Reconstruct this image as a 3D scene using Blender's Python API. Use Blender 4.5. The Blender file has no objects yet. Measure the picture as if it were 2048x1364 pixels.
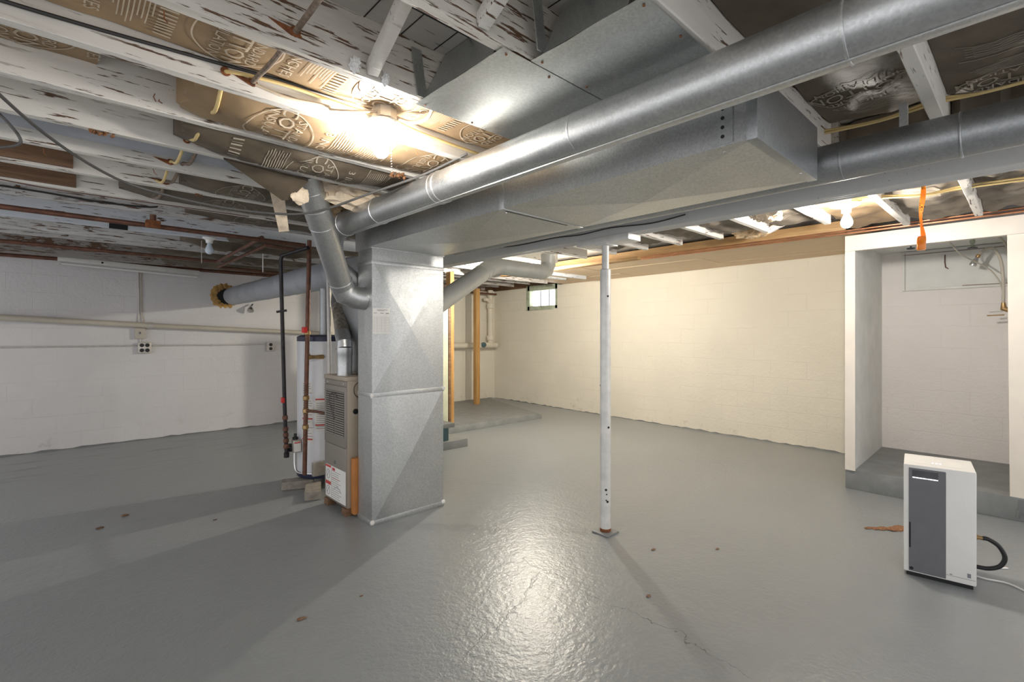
import bpy, bmesh, math, random
from mathutils import Vector, Matrix, noise
random.seed(7)
S = bpy.context.scene
COL = S.collection
PI = math.pi

# ------------------------------------------------------------------ materials
class NT:
    def __init__(self, name):
        self.m = bpy.data.materials.new(name); self.m.use_nodes = True
        self.t = self.m.node_tree; self.n = self.t.nodes; self.l = self.t.links
        self.b = self.n['Principled BSDF']
    def node(self, typ, **kw):
        nd = self.n.new(typ)
        for k, v in kw.items():
            if k.startswith('i_'):
                nd.inputs[k[2:].replace('_', ' ')].default_value = v
            else: setattr(nd, k, v)
        return nd
    def link(self, a, b): self.l.new(a, b)
    def coords(self, scale=(1, 1, 1), world=False, rnd=True):
        mp = self.node('ShaderNodeMapping'); mp.inputs['Scale'].default_value = scale
        if world:
            g = self.node('ShaderNodeNewGeometry'); self.link(g.outputs['Position'], mp.inputs['Vector'])
        else:
            g = self.node('ShaderNodeTexCoord'); self.link(g.outputs['Object'], mp.inputs['Vector'])
            if rnd:
                oi = self.node('ShaderNodeObjectInfo')
                mu = self.node('ShaderNodeMath', operation='MULTIPLY'); mu.inputs[1].default_value = 37.0
                self.link(oi.outputs['Random'], mu.inputs[0]); self.link(mu.outputs[0], mp.inputs['Location'])
        return mp.outputs[0]
    def noise(self, vec, scale, detail=4, rough=.55, dist=0):
        nd = self.node('ShaderNodeTexNoise'); nd.inputs['Scale'].default_value = scale
        nd.inputs['Detail'].default_value = detail; nd.inputs['Roughness'].default_value = rough
        nd.inputs['Distortion'].default_value = dist
        self.link(vec, nd.inputs['Vector']); return nd.outputs['Fac']
    def ramp(self, fac, stops):
        r = self.node('ShaderNodeValToRGB'); e = r.color_ramp.elements
        while len(e) < len(stops): e.new(.5)
        for el, (p, c) in zip(e, stops):
            el.position = p; el.color = (*c, 1) if len(c) == 3 else c
        self.link(fac, r.inputs[0]); return r.outputs[0]
    def mix(self, fac, a, b):
        m = self.node('ShaderNodeMix', data_type='RGBA')
        for s, v in ((m.inputs[0], fac), (m.inputs[6], a), (m.inputs[7], b)):
            if hasattr(v, 'links'): self.link(v, s)
            elif isinstance(v, (int, float)): s.default_value = v
            else: s.default_value = (*v, 1)
        return m.outputs[2]
    def math(self, op, a, b=None, clamp=False):
        m = self.node('ShaderNodeMath', operation=op); m.use_clamp = clamp
        for s, v in ((m.inputs[0], a), (m.inputs[1], b)):
            if v is None: continue
            if hasattr(v, 'links'): self.link(v, s)
            else: s.default_value = v
        return m.outputs[0]
    def sstep(self, v, lo, hi):
        m = self.node('ShaderNodeMapRange', interpolation_type='SMOOTHSTEP')
        m.inputs['From Min'].default_value = lo; m.inputs['From Max'].default_value = hi
        self.link(v, m.inputs['Value']); return m.outputs[0]
    def bump(self, h, strength=.3, dist=.01, prev=None):
        b = self.node('ShaderNodeBump'); b.inputs['Strength'].default_value = strength
        b.inputs['Distance'].default_value = dist; self.link(h, b.inputs['Height'])
        if prev is not None: self.link(prev, b.inputs['Normal'])
        return b.outputs[0]
    def out(self, color=None, rough=None, metal=None, normal=None, **kw):
        for key, v in (('Base Color', color), ('Roughness', rough), ('Metallic', metal), ('Normal', normal)):
            if v is None: continue
            s = self.b.inputs[key]
            if hasattr(v, 'links'): self.link(v, s)
            elif isinstance(v, (int, float)): s.default_value = v
            else: s.default_value = (*v, 1)
        for k, v in kw.items(): self.b.inputs[k.replace('_', ' ')].default_value = v
        return self.m

def plain(name, c, rough=.5, metal=0., var=.12, scale=12, bump=0., **kw):
    t = NT(name); v = t.coords()
    n = t.noise(v, scale, 5)
    lo = tuple(x * (1 - var) for x in c); hi = tuple(min(1, x * (1 + var)) for x in c)
    col = t.ramp(n, [(.3, lo), (.7, hi)])
    nm = t.bump(t.noise(v, scale * 6, 4), bump, .003) if bump else None
    return t.out(col, rough, metal, nm, **kw)

def painted_wood(name, c, peel=.5, chip=(7, .70), dirt=.5):
    t = NT(name)
    v = t.coords((1.0, 9, 9)); n = t.noise(v, 4.5, 6, .62)
    v2 = t.coords((2.2, 26, 26)); n2 = t.noise(v2, 3.0, 4, .6)
    v3 = t.coords((1, 1, 1)); big = t.noise(v3, 2.2, 3)
    mask = t.math('MULTIPLY', t.sstep(n2, .64 - .06 * peel, .68 - .06 * peel), t.sstep(big, .56 - .22 * peel, .66 - .16 * peel))
    chips = t.math('MULTIPLY', t.sstep(t.noise(t.coords((2.5, 6, 6)), chip[0], 6, .7), chip[1], chip[1] + .015), t.sstep(big, .45, .6))
    mask = t.math('MAXIMUM', mask, chips)
    base = t.mix(t.sstep(n, .35, .75), tuple(x * (1 - .16 * dirt) for x in c), c)
    base = t.mix(t.math('MULTIPLY', t.sstep(t.noise(v3, 5, 5), .55, .8), .35 * dirt), base, (c[0] * .62, c[1] * .52, c[2] * .42))
    wood = t.mix(n, (.075, .036, .018), (.16, .09, .05))
    col = t.mix(mask, base, wood)
    h = t.math('SUBTRACT', t.math('MULTIPLY', n2, .4), mask)
    return t.out(col, .62, 0, t.bump(h, .45, .004))

def raw_wood(name, a, b, rough=.6, axis=0):
    t = NT(name); s = [14, 14, 14]; s[axis] = .9
    v = t.coords(tuple(s)); n = t.noise(v, 3, 6, .6, .6)
    fine = t.noise(t.coords(tuple(q * 4 for q in s)), 3, 3)
    col = t.mix(t.math('MULTIPLY', t.sstep(fine, .5, .8), .4), t.ramp(n, [(.3, a), (.7, b)]), tuple(x * .5 for x in a))
    return t.out(col, rough, 0, t.bump(n, .2, .003))

def galvanized(name, a=(.42, .44, .44), b=(.62, .64, .64), rough=.34, spangle=95, smear=0, metal=.92, grime=.3):
    t = NT(name); v = t.coords()
    vo = t.node('ShaderNodeTexVoronoi'); vo.inputs['Scale'].default_value = spangle; t.link(v, vo.inputs['Vector'])
    sp = t.node('ShaderNodeSeparateColor'); t.link(vo.outputs['Color'], sp.inputs[0])
    n = t.noise(v, 3.5, 5); f = t.noise(v, 60, 3)
    k = t.math('ADD', t.math('MULTIPLY', sp.outputs[0], .45), t.math('ADD', t.math('MULTIPLY', n, .55), t.math('MULTIPLY', f, .15)))
    col = t.ramp(k, [(.3, a), (.8, b)])
    sm = t.noise(t.coords((1, 1, 1)), 9, 6, .7, 1.2)
    col = t.mix(t.math('MULTIPLY', t.sstep(sm, .58, .72), grime), col, (.72, .72, .70))
    ro = t.math('ADD', t.math('MULTIPLY', sm, .22), rough - .06)
    ro = t.math('ADD', ro, t.math('MULTIPLY', sp.outputs[1], .08))
    nb = t.bump(t.noise(v, 2.6, 2), .12, .02)
    return t.out(col, ro, metal, t.bump(f, .06, .002, nb))

def block_wall(name, c, axis, dirtc, mortar=.5, sc=1.0):
    """painted concrete block, courses 0.2 m, blocks 0.4 m; axis 0 = wall runs along X, 1 = along Y"""
    t = NT(name)
    g = t.node('ShaderNodeNewGeometry'); sx = t.node('ShaderNodeSeparateXYZ'); t.link(g.outputs['Position'], sx.inputs[0])
    cb = t.node('ShaderNodeCombineXYZ'); t.link(sx.outputs[axis], cb.inputs[0]); t.link(sx.outputs[2], cb.inputs[1])
    nz = t.node('ShaderNodeTexNoise'); nz.inputs['Scale'].default_value = 3.0; t.link(g.outputs['Position'], nz.inputs['Vector'])
    va = t.node('ShaderNodeVectorMath', operation='MULTIPLY_ADD'); t.link(nz.outputs['Color'], va.inputs[0])
    va.inputs[1].default_value = (.03, .03, 0); t.link(cb.outputs[0], va.inputs[2])
    br = t.node('ShaderNodeTexBrick'); t.link(va.outputs[0], br.inputs['Vector'])
    br.inputs['Scale'].default_value = 1; br.inputs['Brick Width'].default_value = .41; br.inputs['Row Height'].default_value = .205
    br.inputs['Mortar Size'].default_value = .006; br.inputs['Mortar Smooth'].default_value = .6; br.inputs['Bias'].default_value = 0
    p = g.outputs['Position']
    big = t.noise(p, 1.1, 4); mid = t.noise(p, 7, 6, .65); fine = t.noise(p, 38, 5, .7)
    joint = t.math('MULTIPLY', br.outputs['Fac'], t.sstep(t.noise(p, 2.2, 3), .38, .62))
    col = t.mix(t.sstep(big, .3, .7), tuple(x * .93 for x in c), c)
    col = t.mix(t.math('MULTIPLY', joint, .16 * mortar), col, tuple(x * .5 for x in c))
    chip = t.math('MULTIPLY', t.sstep(t.noise(p, 26, 6, .75), .68, .72), t.sstep(big, .5, .62))
    col = t.mix(t.math('MULTIPLY', chip, .5), col, dirtc)
    low = t.math('MULTIPLY', t.sstep(t.math('SUBTRACT', .34, sx.outputs[2]), 0, .32), t.sstep(mid, .55, .72))
    col = t.mix(t.math('MULTIPLY', low, .35), col, dirtc)
    h = t.math('ADD', t.math('MULTIPLY', mid, .5), t.math('MULTIPLY', fine, .25))
    n1 = t.bump(h, .7, .024)
    inv = t.math('SUBTRACT', 1.0, joint)
    return t.out(col, .6, 0, t.bump(inv, .4, .006, n1))

def floor_mat():
    t = NT('grey_floor_paint'); g = t.node('ShaderNodeNewGeometry'); p = g.outputs['Position']
    sx = t.node('ShaderNodeSeparateXYZ'); t.link(p, sx.inputs[0]); x, y = sx.outputs[0], sx.outputs[1]
    big = t.noise(p, .9, 5); mid = t.noise(p, 5, 6, .6)
    col = t.ramp(t.math('ADD', t.math('MULTIPLY', big, .6), t.math('MULTIPLY', mid, .4)), [(.3, (.245, .262, .272)), (.7, (.285, .302, .305))])
    # dark streaks, stronger towards the left wall
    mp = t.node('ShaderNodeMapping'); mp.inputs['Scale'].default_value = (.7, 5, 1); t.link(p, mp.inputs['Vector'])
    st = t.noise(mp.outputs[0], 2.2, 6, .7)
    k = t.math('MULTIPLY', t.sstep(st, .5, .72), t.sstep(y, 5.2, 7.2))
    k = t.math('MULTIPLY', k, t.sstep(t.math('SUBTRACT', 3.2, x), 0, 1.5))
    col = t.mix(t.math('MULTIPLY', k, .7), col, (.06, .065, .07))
    # scuffs and specks
    sc = t.sstep(t.noise(p, 33, 4, .6, .8), .735, .75)
    col = t.mix(t.math('MULTIPLY', sc, .4), col, (.09, .09, .085))
    # hairline cracks: y = f(x) wandering lines
    wob = t.math('MULTIPLY', t.math('SUBTRACT', t.noise(p, 3.2, 5, .6), .5), .34)
    def crack(px0, px1, a, b, w):   # runs over x in (px0,px1), y = a + b*x
        d = t.math('ABSOLUTE', t.math('SUBTRACT', t.math('ADD', y, wob), t.math('ADD', a, t.math('MULTIPLY', x, b))))
        m = t.math('SUBTRACT', 1.0, t.sstep(d, w * .4, w))
        return t.math('MULTIPLY', m, t.math('MULTIPLY', t.math('GREATER_THAN', x, px0), t.math('LESS_THAN', x, px1)))
    def cracky(py0, py1, a, b, w):
        d = t.math('ABSOLUTE', t.math('SUBTRACT', t.math('ADD', x, wob), t.math('ADD', a, t.math('MULTIPLY', y, b))))
        m = t.math('SUBTRACT', 1.0, t.sstep(d, w * .4, w))
        return t.math('MULTIPLY', m, t.math('MULTIPLY', t.math('GREATER_THAN', y, py0), t.math('LESS_THAN', y, py1)))
    c1 = crack(2.3, 3.6, 7.0, -1.30, .004)
    c2 = cracky(.75, 2.1, 2.02, 0.0, .0032)
    cr = t.math('MAXIMUM', c1, c2)
    cut = t.math('SUBTRACT', 1.0, t.sstep(t.math('ABSOLUTE', t.math('SUBTRACT', y, t.math('ADD', 4.955, t.math('MULTIPLY', x, -.294)))), .006, .016))
    cut = t.math('MULTIPLY', cut, t.math('LESS_THAN', x, 1.5))
    ridge = crack(.45, 2.0, 1.2, .35, .007)
    col = t.mix(t.math('MULTIPLY', cr, .75), col, (.08, .08, .08))
    col = t.mix(t.math('MULTIPLY', cut, .25), col, (.36, .37, .38))
    col = t.mix(t.math('MULTIPLY', ridge, .16), col, (.42, .43, .43))
    fine = t.noise(p, 45, 3, .6); soft = t.noise(p, 17, 5, .6)
    rr = t.node('ShaderNodeMapRange'); t.link(mid, rr.inputs['Value'])
    rr.inputs['To Min'].default_value = .29; rr.inputs['To Max'].default_value = .37
    n1 = t.bump(soft, .38, .010); n2 = t.bump(fine, .5, .0045, n1)
    n3 = t.bump(t.math('SUBTRACT', t.math('ADD', cut, ridge), cr), .4, .004, n2)
    t.link(n3, t.b.inputs['Coat Normal'])
    return t.out(col, rr.outputs[0], 0, n3, Specular_IOR_Level=.5, Coat_Weight=.10, Coat_Roughness=.22)

def emissive(name, c, s):
    t = NT(name); return t.out((.9, .9, .9), .4, 0, None, Emission_Color=(*c, 1), Emission_Strength=s)

M = {}
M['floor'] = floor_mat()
M['wall_l'] = block_wall('white_painted_block', (.70, .685, .69), 0, (.28, .24, .2), .5)
M['wall_c'] = block_wall('cream_corner_block', (.80, .75, .645), 0, (.33, .25, .17), .5)
M['wall_r'] = block_wall('cream_painted_block', (.80, .75, .645), 1, (.33, .25, .17), .8)
M['wall_a'] = block_wall('pale_painted_block', (.84, .795, .765), 1, (.36, .26, .18), .4)
M['cream'] = plain('cream_paint', (.79, .735, .66), .5, var=.05, scale=5, bump=.12)
M['greywhite'] = plain('chalky_white_paint', (.73, .73, .70), .6, var=.07, scale=5, bump=.15)
M['joist'] = painted_wood('peeling_white_paint', (.78, .745, .69), .8)
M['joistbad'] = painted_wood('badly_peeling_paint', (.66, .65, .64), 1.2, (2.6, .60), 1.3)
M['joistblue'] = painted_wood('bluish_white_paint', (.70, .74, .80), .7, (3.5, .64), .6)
M['joistdark'] = painted_wood('dark_flaking_paint', (.36, .34, .32), 1.6, (2.4, .52), 1.3)  # darker tone for the joists nearest the block wall
M['joistmid'] = painted_wood('cracked_white_paint', (.70, .66, .60), 1.35, (6, .68), .7)
M['beam'] = painted_wood('grey_white_beam_paint', (.56, .56, .55), .02, dirt=.25)
M['subfloor'] = painted_wood('grey_subfloor_paint', (.50, .475, .44), .35, dirt=.6)
M['rawbrown'] = raw_wood('old_brown_wood', (.12, .06, .03), (.26, .15, .085))
M['fir'] = raw_wood('fir_board', (.42, .24, .09), (.62, .40, .19), axis=1)
M['firz'] = raw_wood('fir_post', (.40, .20, .055), (.60, .36, .13), axis=2)
M['soffit'] = raw_wood('tan_soffit_board', (.58, .42, .26), (.72, .56, .38), axis=1)
M['pale'] = raw_wood('pale_pine', (.62, .50, .32), (.74, .62, .44), axis=2)
M['galv'] = galvanized('galvanized_steel', (.50, .51, .51), (.60, .61, .61), rough=.31, spangle=150, grime=.35)
M['galvd'] = galvanized('dull_galvanized_steel', (.36, .375, .385), (.44, .455, .465), .36, 160, grime=.15)
M['galvp'] = galvanized('spangled_plenum_steel', (.46, .47, .465), (.60, .61, .60), .33, 170, grime=.2, metal=.9)
M['sheet'] = galvanized('smooth_sheet_metal', (.50, .52, .51), (.62, .64, .63), .27, 160, grime=.5)
M['greyduct'] = plain('grey_painted_duct', (.40, .42, .46), .5, .25, .08, 6, .1)
M['ductshut'] = plain('pale_coated_duct', (.52, .53, .50), .45, .4, .08, 6, .05)
M['flue'] = galvanized('stained_flue_pipe', (.36, .32, .27), (.60, .56, .49), .42, 60, grime=.2)
M['blackpipe'] = plain('black_iron_pipe', (.035, .032, .033), .42, .6, .3, 20, .2)
M['rustpipe'] = plain('rusty_brown_pipe', (.16, .075, .05), .55, .4, .35, 18, .3)
M['copper'] = plain('copper_tube', (.72, .36, .20), .33, .95, .18, 9)
M['brass'] = plain('tarnished_brass', (.42, .28, .13), .4, .8, .3, 20)
M['chrome'] = plain('chrome', (.72, .72, .72), .18, 1., .05)
M['darkmetal'] = plain('dark_metal', (.10, .10, .11), .45, .6, .2)
M['boxsteel'] = plain('box_steel', (.60, .57, .52), .42, .75, .12, 30)
M['red'] = plain('red_handle', (.65, .03, .03), .4)
M['white'] = plain('white_enamel', (.82, .83, .85), .3, var=.02)
M['heaterwhite'] = plain('heater_white_enamel', (.80, .81, .84), .32, var=.02)
M['navy'] = plain('navy_plastic', (.02, .025, .06), .4)
M['whiteplastic'] = plain('white_plastic', (.84, .83, .80), .38, var=.02)
M['slate'] = plain('slate_grey_plastic', (.16, .16, .175), .42, var=.05)
M['black'] = plain('black_plastic', (.012, .012, .013), .5)
M['tan'] = plain('tan_furnace_enamel', (.42, .355, .28), .42, .15, .04, 4, .03)
M['taupe'] = plain('taupe_furnace_enamel', (.27, .245, .21), .42, .1, .04, 4, .03)
M['paper'] = plain('white_paper', (.84, .82, .78), .7, var=.03)
M['ink'] = plain('grey_ink', (.22, .22, .24), .8)
M['redink'] = plain('red_ink', (.6, .07, .06), .7)
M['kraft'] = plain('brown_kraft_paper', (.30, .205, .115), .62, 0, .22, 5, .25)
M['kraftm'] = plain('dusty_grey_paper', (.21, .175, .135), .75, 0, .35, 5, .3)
M['kraftd'] = plain('dusty_shade_dark_paper', (.115, .09, .062), .6, 0, .35, 5, .3)  # dusty paper, also used on the batts added to stand in for shadow
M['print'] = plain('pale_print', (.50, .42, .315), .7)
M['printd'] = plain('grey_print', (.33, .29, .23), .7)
M['fluff'] = plain('tan_fibre', (.60, .43, .26), .95, 0, .28, 22, .9)
M['fluffp'] = plain('pale_fibre', (.70, .58, .44), .95, 0, .2, 22, .9)
M['romex'] = plain('yellow_cable', (.66, .50, .22), .5)
M['cloth'] = plain('old_cloth_cable', (.20, .15, .11), .8, 0, .4, 60, .4)
M['beigecable'] = plain('beige_cable', (.50, .42, .32), .6)
M['blackcable'] = plain('black_cable', (.025, .024, .024), .45)
M['greycable'] = plain('grey_cable', (.09, .088, .085), .5)
M['porcelain'] = plain('white_porcelain', (.85, .85, .84), .2, var=.01)
M['conduit'] = plain('painted_conduit', (.56, .53, .50), .45, .2)
M['beigepipe'] = plain('beige_painted_pipe', (.52, .475, .40), .42, 0, .06, 4)
M['whitepipe'] = plain('cream_painted_pipe', (.72, .66, .55), .5, 0, .06, 6, .1)
M['postpaint'] = plain('chipped_white_post_paint', (.72, .71, .68), .4, .1, .1, 14, .2)
M['rust'] = plain('orange_rust', (.22, .075, .025), .8, 0, .4, 40, .6)
M['rustp'] = plain('rust_crumbs', (.27, .13, .06), .9, 0, .4, 60, .7)
M['slab'] = plain('grey_concrete_paint', (.21, .22, .22), .5, 0, .14, 8, .4)
M['slabd'] = plain('dark_grey_step_paint', (.17, .18, .18), .55, 0, .2, 8, .4)
M['brick'] = plain('dusty_paver', (.30, .27, .23), .85, 0, .25, 20, .6)
M['filter'] = plain('orange_card', (.48, .19, .05), .7, 0, .1)
M['greenpaint'] = plain('peeling_green_paint', (.42, .46, .35), .6, 0, .2, 10, .4)
M['stringer'] = plain('pale_green_board', (.60, .62, .46), .55, 0, .1, 5, .1)
M['teal'] = plain('dark_teal_paint', (.05, .11, .12), .5)
M['putty'] = plain('crumbling_foam', (.46, .27, .09), .9, 0, .4, 25, .8)
M['cementcol'] = plain('dark_hole', (.02, .02, .02), .9)
M['amber'] = NT('sticky_amber_ribbon').out((.80, .25, .015), .16, 0, None, Subsurface_Weight=.25)
M['amberd'] = plain('dark_amber', (.22, .07, .02), .3)
M['bulb1'] = emissive('bulb_glow_neutral', (1, .95, .88), 200)
M['bulb2'] = emissive('bulb_glow_soft', (1, .94, .86), 560)
M['bulb3'] = emissive('bulb_glow_warm', (1, .93, .79), 1400)
M['pane'] = emissive('daylit_frosted_pane', (.93, .97, 1), 2.2)
M['led'] = emissive('white_indicator', (.9, .95, 1), 1.6)
M['oldbulb'] = plain('unlit_frosted_bulb', (.62, .70, .78), .25)
M['tube'] = plain('unlit_white_tube', (.72, .72, .71), .25, var=.02)
M['fixture'] = plain('dull_white_fixture', (.64, .63, .60), .45, 0, .1, 6)

# ------------------------------------------------------------------ mesh builder
class B:
    def __init__(self): self.bm = bmesh.new()
    def box(self, x0, x1, y0, y1, z0, z1, mat=None):
        vs = [self.bm.verts.new((x, y, z)) for z in (z0, z1) for y in (y0, y1) for x in (x0, x1)]
        if mat is not None:
            for v in vs: v.co = mat @ v.co
        for f in ((0, 2, 3, 1), (4, 5, 7, 6), (0, 1, 5, 4), (2, 6, 7, 3), (0, 4, 6, 2), (1, 3, 7, 5)):
            self.bm.faces.new([vs[i] for i in f])
        return self
    def hexa(self, bot, top):
        a = [self.bm.verts.new(p) for p in bot]; b = [self.bm.verts.new(p) for p in top]; n = len(a)
        self.bm.faces.new(a[::-1]); self.bm.faces.new(b)
        for i in range(n): self.bm.faces.new((a[i], a[(i + 1) % n], b[(i + 1) % n], b[i]))
        return self
    def poly(self, pts):
        self.bm.faces.new([self.bm.verts.new(p) for p in pts]); return self
    def bar(self, p0, p1, w, h, up=(0, 0, 1)):
        p0, p1 = Vector(p0), Vector(p1); d = (p1 - p0).normalized(); s = d.cross(Vector(up)).normalized(); u = s.cross(d)
        q = lambda p: [p - s * w / 2 - u * h / 2, p + s * w / 2 - u * h / 2, p + s * w / 2 + u * h / 2, p - s * w / 2 + u * h / 2]
        return self.hexa(q(p0), q(p1))
    def rings(self, rings, cap=True, closed=False):
        R = [[self.bm.verts.new(p) for p in r] for r in rings]; n = len(R[0])
        pairs = list(zip(R, R[1:])) + ([(R[-1], R[0])] if closed else [])
        for a, b in pairs:
            for i in range(n): self.bm.faces.new((a[i], a[(i + 1) % n], b[(i + 1) % n], b[i]))
        if cap and not closed:
            self.bm.faces.new(R[0][::-1]); self.bm.faces.new(R[-1])
        return self
    def tube(self, pts, r, seg=12, smooth=0, cap=True):
        P = [Vector(p) for p in pts]; rs = r if isinstance(r, (list, tuple)) else [r] * len(P)
        if smooth:
            Q, q = [], []
            for i in range(len(P) - 1):
                a, b, c, d = P[max(i - 1, 0)], P[i], P[i + 1], P[min(i + 2, len(P) - 1)]
                for k in range(smooth):
                    t = k / smooth
                    Q.append(.5 * (2 * b + (c - a) * t + (2 * a - 5 * b + 4 * c - d) * t * t + (3 * b - a - 3 * c + d) * t ** 3))
                    q.append(rs[i] + (rs[i + 1] - rs[i]) * t)
            Q.append(P[-1]); q.append(rs[-1]); P, rs = Q, q
        T = []
        for i in range(len(P)):
            a = (P[i] - P[i - 1]).normalized() if i else None
            b = (P[i + 1] - P[i]).normalized() if i < len(P) - 1 else None
            t = (a + b).normalized() if a and b else (a or b); T.append(t)
        up = Vector((0, 0, 1)) if abs(T[0].z) < .9 else Vector((1, 0, 0))
        u = T[0].cross(up).normalized(); rings = []
        for i, (p, t) in enumerate(zip(P, T)):
            u = (u - t * u.dot(t)).normalized(); w = t.cross(u)
            k = 1.0
            if 0 < i < len(P) - 1:
                c = max(.5, (P[i] - P[i - 1]).normalized().dot(t)); k = 1 / c
            # mitre: stretch in the bend direction only
            bend = ((P[i + 1] - P[i]).normalized() - (P[i] - P[i - 1]).normalized()) if 0 < i < len(P) - 1 else None
            bd = bend.normalized() if bend is not None and bend.length > 1e-5 else None
            ring = []
            for s in range(seg):
                an = 2 * PI * s / seg; o = (u * math.cos(an) + w * math.sin(an)) * rs[i]
                if bd is not None: o += bd * o.dot(bd) * (k - 1)
                ring.append(p + o)
            rings.append(ring)
        return self.rings(rings, cap)
    def lathe(self, prof, c=(0, 0, 0), seg=32, axis=(0, 0, 1)):
        """prof: (radius, height) pairs along axis from c"""
        ax = Vector(axis).normalized(); up = Vector((0, 0, 1)) if abs(ax.z) < .9 else Vector((1, 0, 0))
        u = ax.cross(up).normalized(); w = ax.cross(u); c = Vector(c)
        return self.rings([[c + ax * h + (u * math.cos(2 * PI * s / seg) + w * math.sin(2 * PI * s / seg)) * max(r, 1e-4) for s in range(seg)] for r, h in prof])
    def ball(self, c, r, sub=2, jitter=0., sc=(1, 1, 1), freq=3.):
        g = bmesh.ops.create_icosphere(self.bm, subdivisions=sub, radius=1)
        for v in g['verts']:
            k = 1 + jitter * noise.fractal(v.co * freq + Vector(c) * 9, .8, 2, 4)
            v.co = Vector(c) + Vector((v.co.x * r * sc[0], v.co.y * r * sc[1], v.co.z * r * sc[2])) * k
        return self
    def add(self, me, mtx):
        n0 = len(self.bm.verts); self.bm.from_mesh(me); self.bm.verts.ensure_lookup_table()
        for v in self.bm.verts[n0:]: v.co = mtx @ v.co
        return self

SPLIT = {'joint_ring', 'hub', 'pin_hole', 'sheet_screw', 'sealant_blob', 'sealant_dab', 'pipe_coupling', 'nail_head', 'strap_hole', 'light_bar', 'indicator_light', 'joint_cleat'}
def islands(bm):
    seen, out = set(), []
    for v in bm.verts:
        if v in seen: continue
        st, isl = [v], []
        seen.add(v)
        while st:
            q = st.pop(); isl.append(q)
            for e in q.link_edges:
                w = e.other_vert(q)
                if w not in seen: seen.add(w); st.append(w)
        out.append(isl)
    return out
def finish(name, b, mat, parent=None, bevel=0., sharp=35, solid=None, keep=False):
    bm = b.bm
    if name in SPLIT and parent is not None:
        isl = islands(bm)
        if len(isl) > 1:
            o = None
            for k in isl:
                nb = B(); mp = {v: nb.bm.verts.new(v.co) for v in k}
                for f in {f for v in k for f in v.link_faces}: nb.bm.faces.new([mp[v] for v in f.verts])
                o = finish(name, nb, mat, parent, bevel, sharp)
            bm.free(); return o
    bmesh.ops.recalc_face_normals(bm, faces=bm.faces)
    if bevel:
        es = [e for e in bm.edges if len(e.link_faces) == 2 and e.calc_face_angle(0) > .6]
        bmesh.ops.bevel(bm, geom=es, offset=bevel, segments=2, affect='EDGES', profile=.6, clamp_overlap=True)
    if parent is not None:
        org = Vector(parent['_w'])
    elif keep:
        org = Vector((0, 0, 0))
    else:
        mn = Vector([min(v.co[i] for v in bm.verts) for i in range(3)]); mx = Vector([max(v.co[i] for v in bm.verts) for i in range(3)])
        org = Vector(((mn.x + mx.x) / 2, (mn.y + mx.y) / 2, mn.z))
    bmesh.ops.translate(bm, verts=bm.verts, vec=-org)
    me = bpy.data.meshes.new(name); bm.to_mesh(me); bm.free()
    me.polygons.foreach_set('use_smooth', [True] * len(me.polygons))
    me.set_sharp_from_angle(angle=math.radians(sharp))
    for m in (mat if isinstance(mat, list) else [mat]): me.materials.append(m)
    o = bpy.data.objects.new(name, me); COL.objects.link(o)
    o['_w'] = tuple(org)
    if parent is not None: o.parent = parent; o['_w'] = parent['_w']
    else: o.location = org
    return o

def thing(name, label, cat, loc, group=None):
    o = bpy.data.objects.new(name, None); COL.objects.link(o); o.location = loc; o['_w'] = tuple(loc)
    o.empty_display_size = .1
    o['label'] = label; o['category'] = cat
    if group: o['group'] = group
    return o
def tag(o, label, cat, group=None, kind=None):
    o['label'] = label; o['category'] = cat
    if group: o['group'] = group
    if kind: o['kind'] = kind
    return o
def struct(name, b, mat, label=None, cat=None, **kw):
    o = finish(name, b, mat, keep=True, **kw); o['kind'] = 'structure'
    if label: o['label'] = label
    if cat: o['category'] = cat
    return o
# ================================================================== the room
JZ, SUB = 2.20, 2.395          # underside of joists, underside of subfloor
def wl(x): return 7.72 + (x + 2.5) * .0086          # left wall face (runs along X)
def wr(y): return 6.46 + (y - 1.1) * .0448          # right wall face (runs along Y)

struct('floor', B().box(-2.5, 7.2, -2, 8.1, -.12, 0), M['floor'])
struct('ceiling', B().box(-2.5, 7.2, -2, 8.1, SUB, SUB + .03), M['subfloor'])
b = B()
for i in range(16):                                # seams between the subfloor boards
    b.box(-2.4, 4.9, -.35 + .137 * i * 3.1, -.342 + .137 * i * 3.1, SUB - .002, SUB)
for i in range(34):
    b.box(-.5 + .137 * i, -.496 + .137 * i, -.3, 7.6, SUB - .0015, SUB)
struct('ceiling_seam', b, M['black'])
for nm, xa, xb, mt in (('wall_left', -2.5, 3.2, 'wall_l'), ('wall_left_corner', 3.2, 7, 'wall_c')):
    b = B(); b.hexa([(xa, wl(xa), 0), (xb, wl(xb), 0), (xb, 8.1, 0), (xa, 8.1, 0)], [(xa, wl(xa), 2.24), (xb, wl(xb), 2.24), (xb, 8.1, 2.24), (xa, 8.1, 2.24)])
    struct(nm, b, M[mt])
WY0, WY1, WZ0, WZ1 = 5.945, 6.725, 1.825, 2.25
b = B()
def wseg(y0, y1, z0, z1):
    b.hexa([(wr(y0), y0, z0), (7.1, y0, z0), (7.1, y1, z0), (wr(y1), y1, z0)], [(wr(y0), y0, z1), (7.1, y0, z1), (7.1, y1, z1), (wr(y1), y1, z1)])
wseg(1.1, WY0, 0, 2.25); wseg(WY1, 7.82, 0, 2.25); wseg(WY0, WY1, 0, WZ0)
struct('wall_right', b, M['wall_r'])
struct('trim_1', B().hexa([(-2.5, wl(-2.5) - .03, 2.235), (6.7, wl(6.7) - .03, 2.235), (6.7, 8.1, 2.235), (-2.5, 8.1, 2.235)],
                          [(-2.5, wl(-2.5) - .03, SUB), (6.7, wl(6.7) - .03, SUB), (6.7, 8.1, SUB), (-2.5, 8.1, SUB)]), M['rawbrown'])
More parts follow.
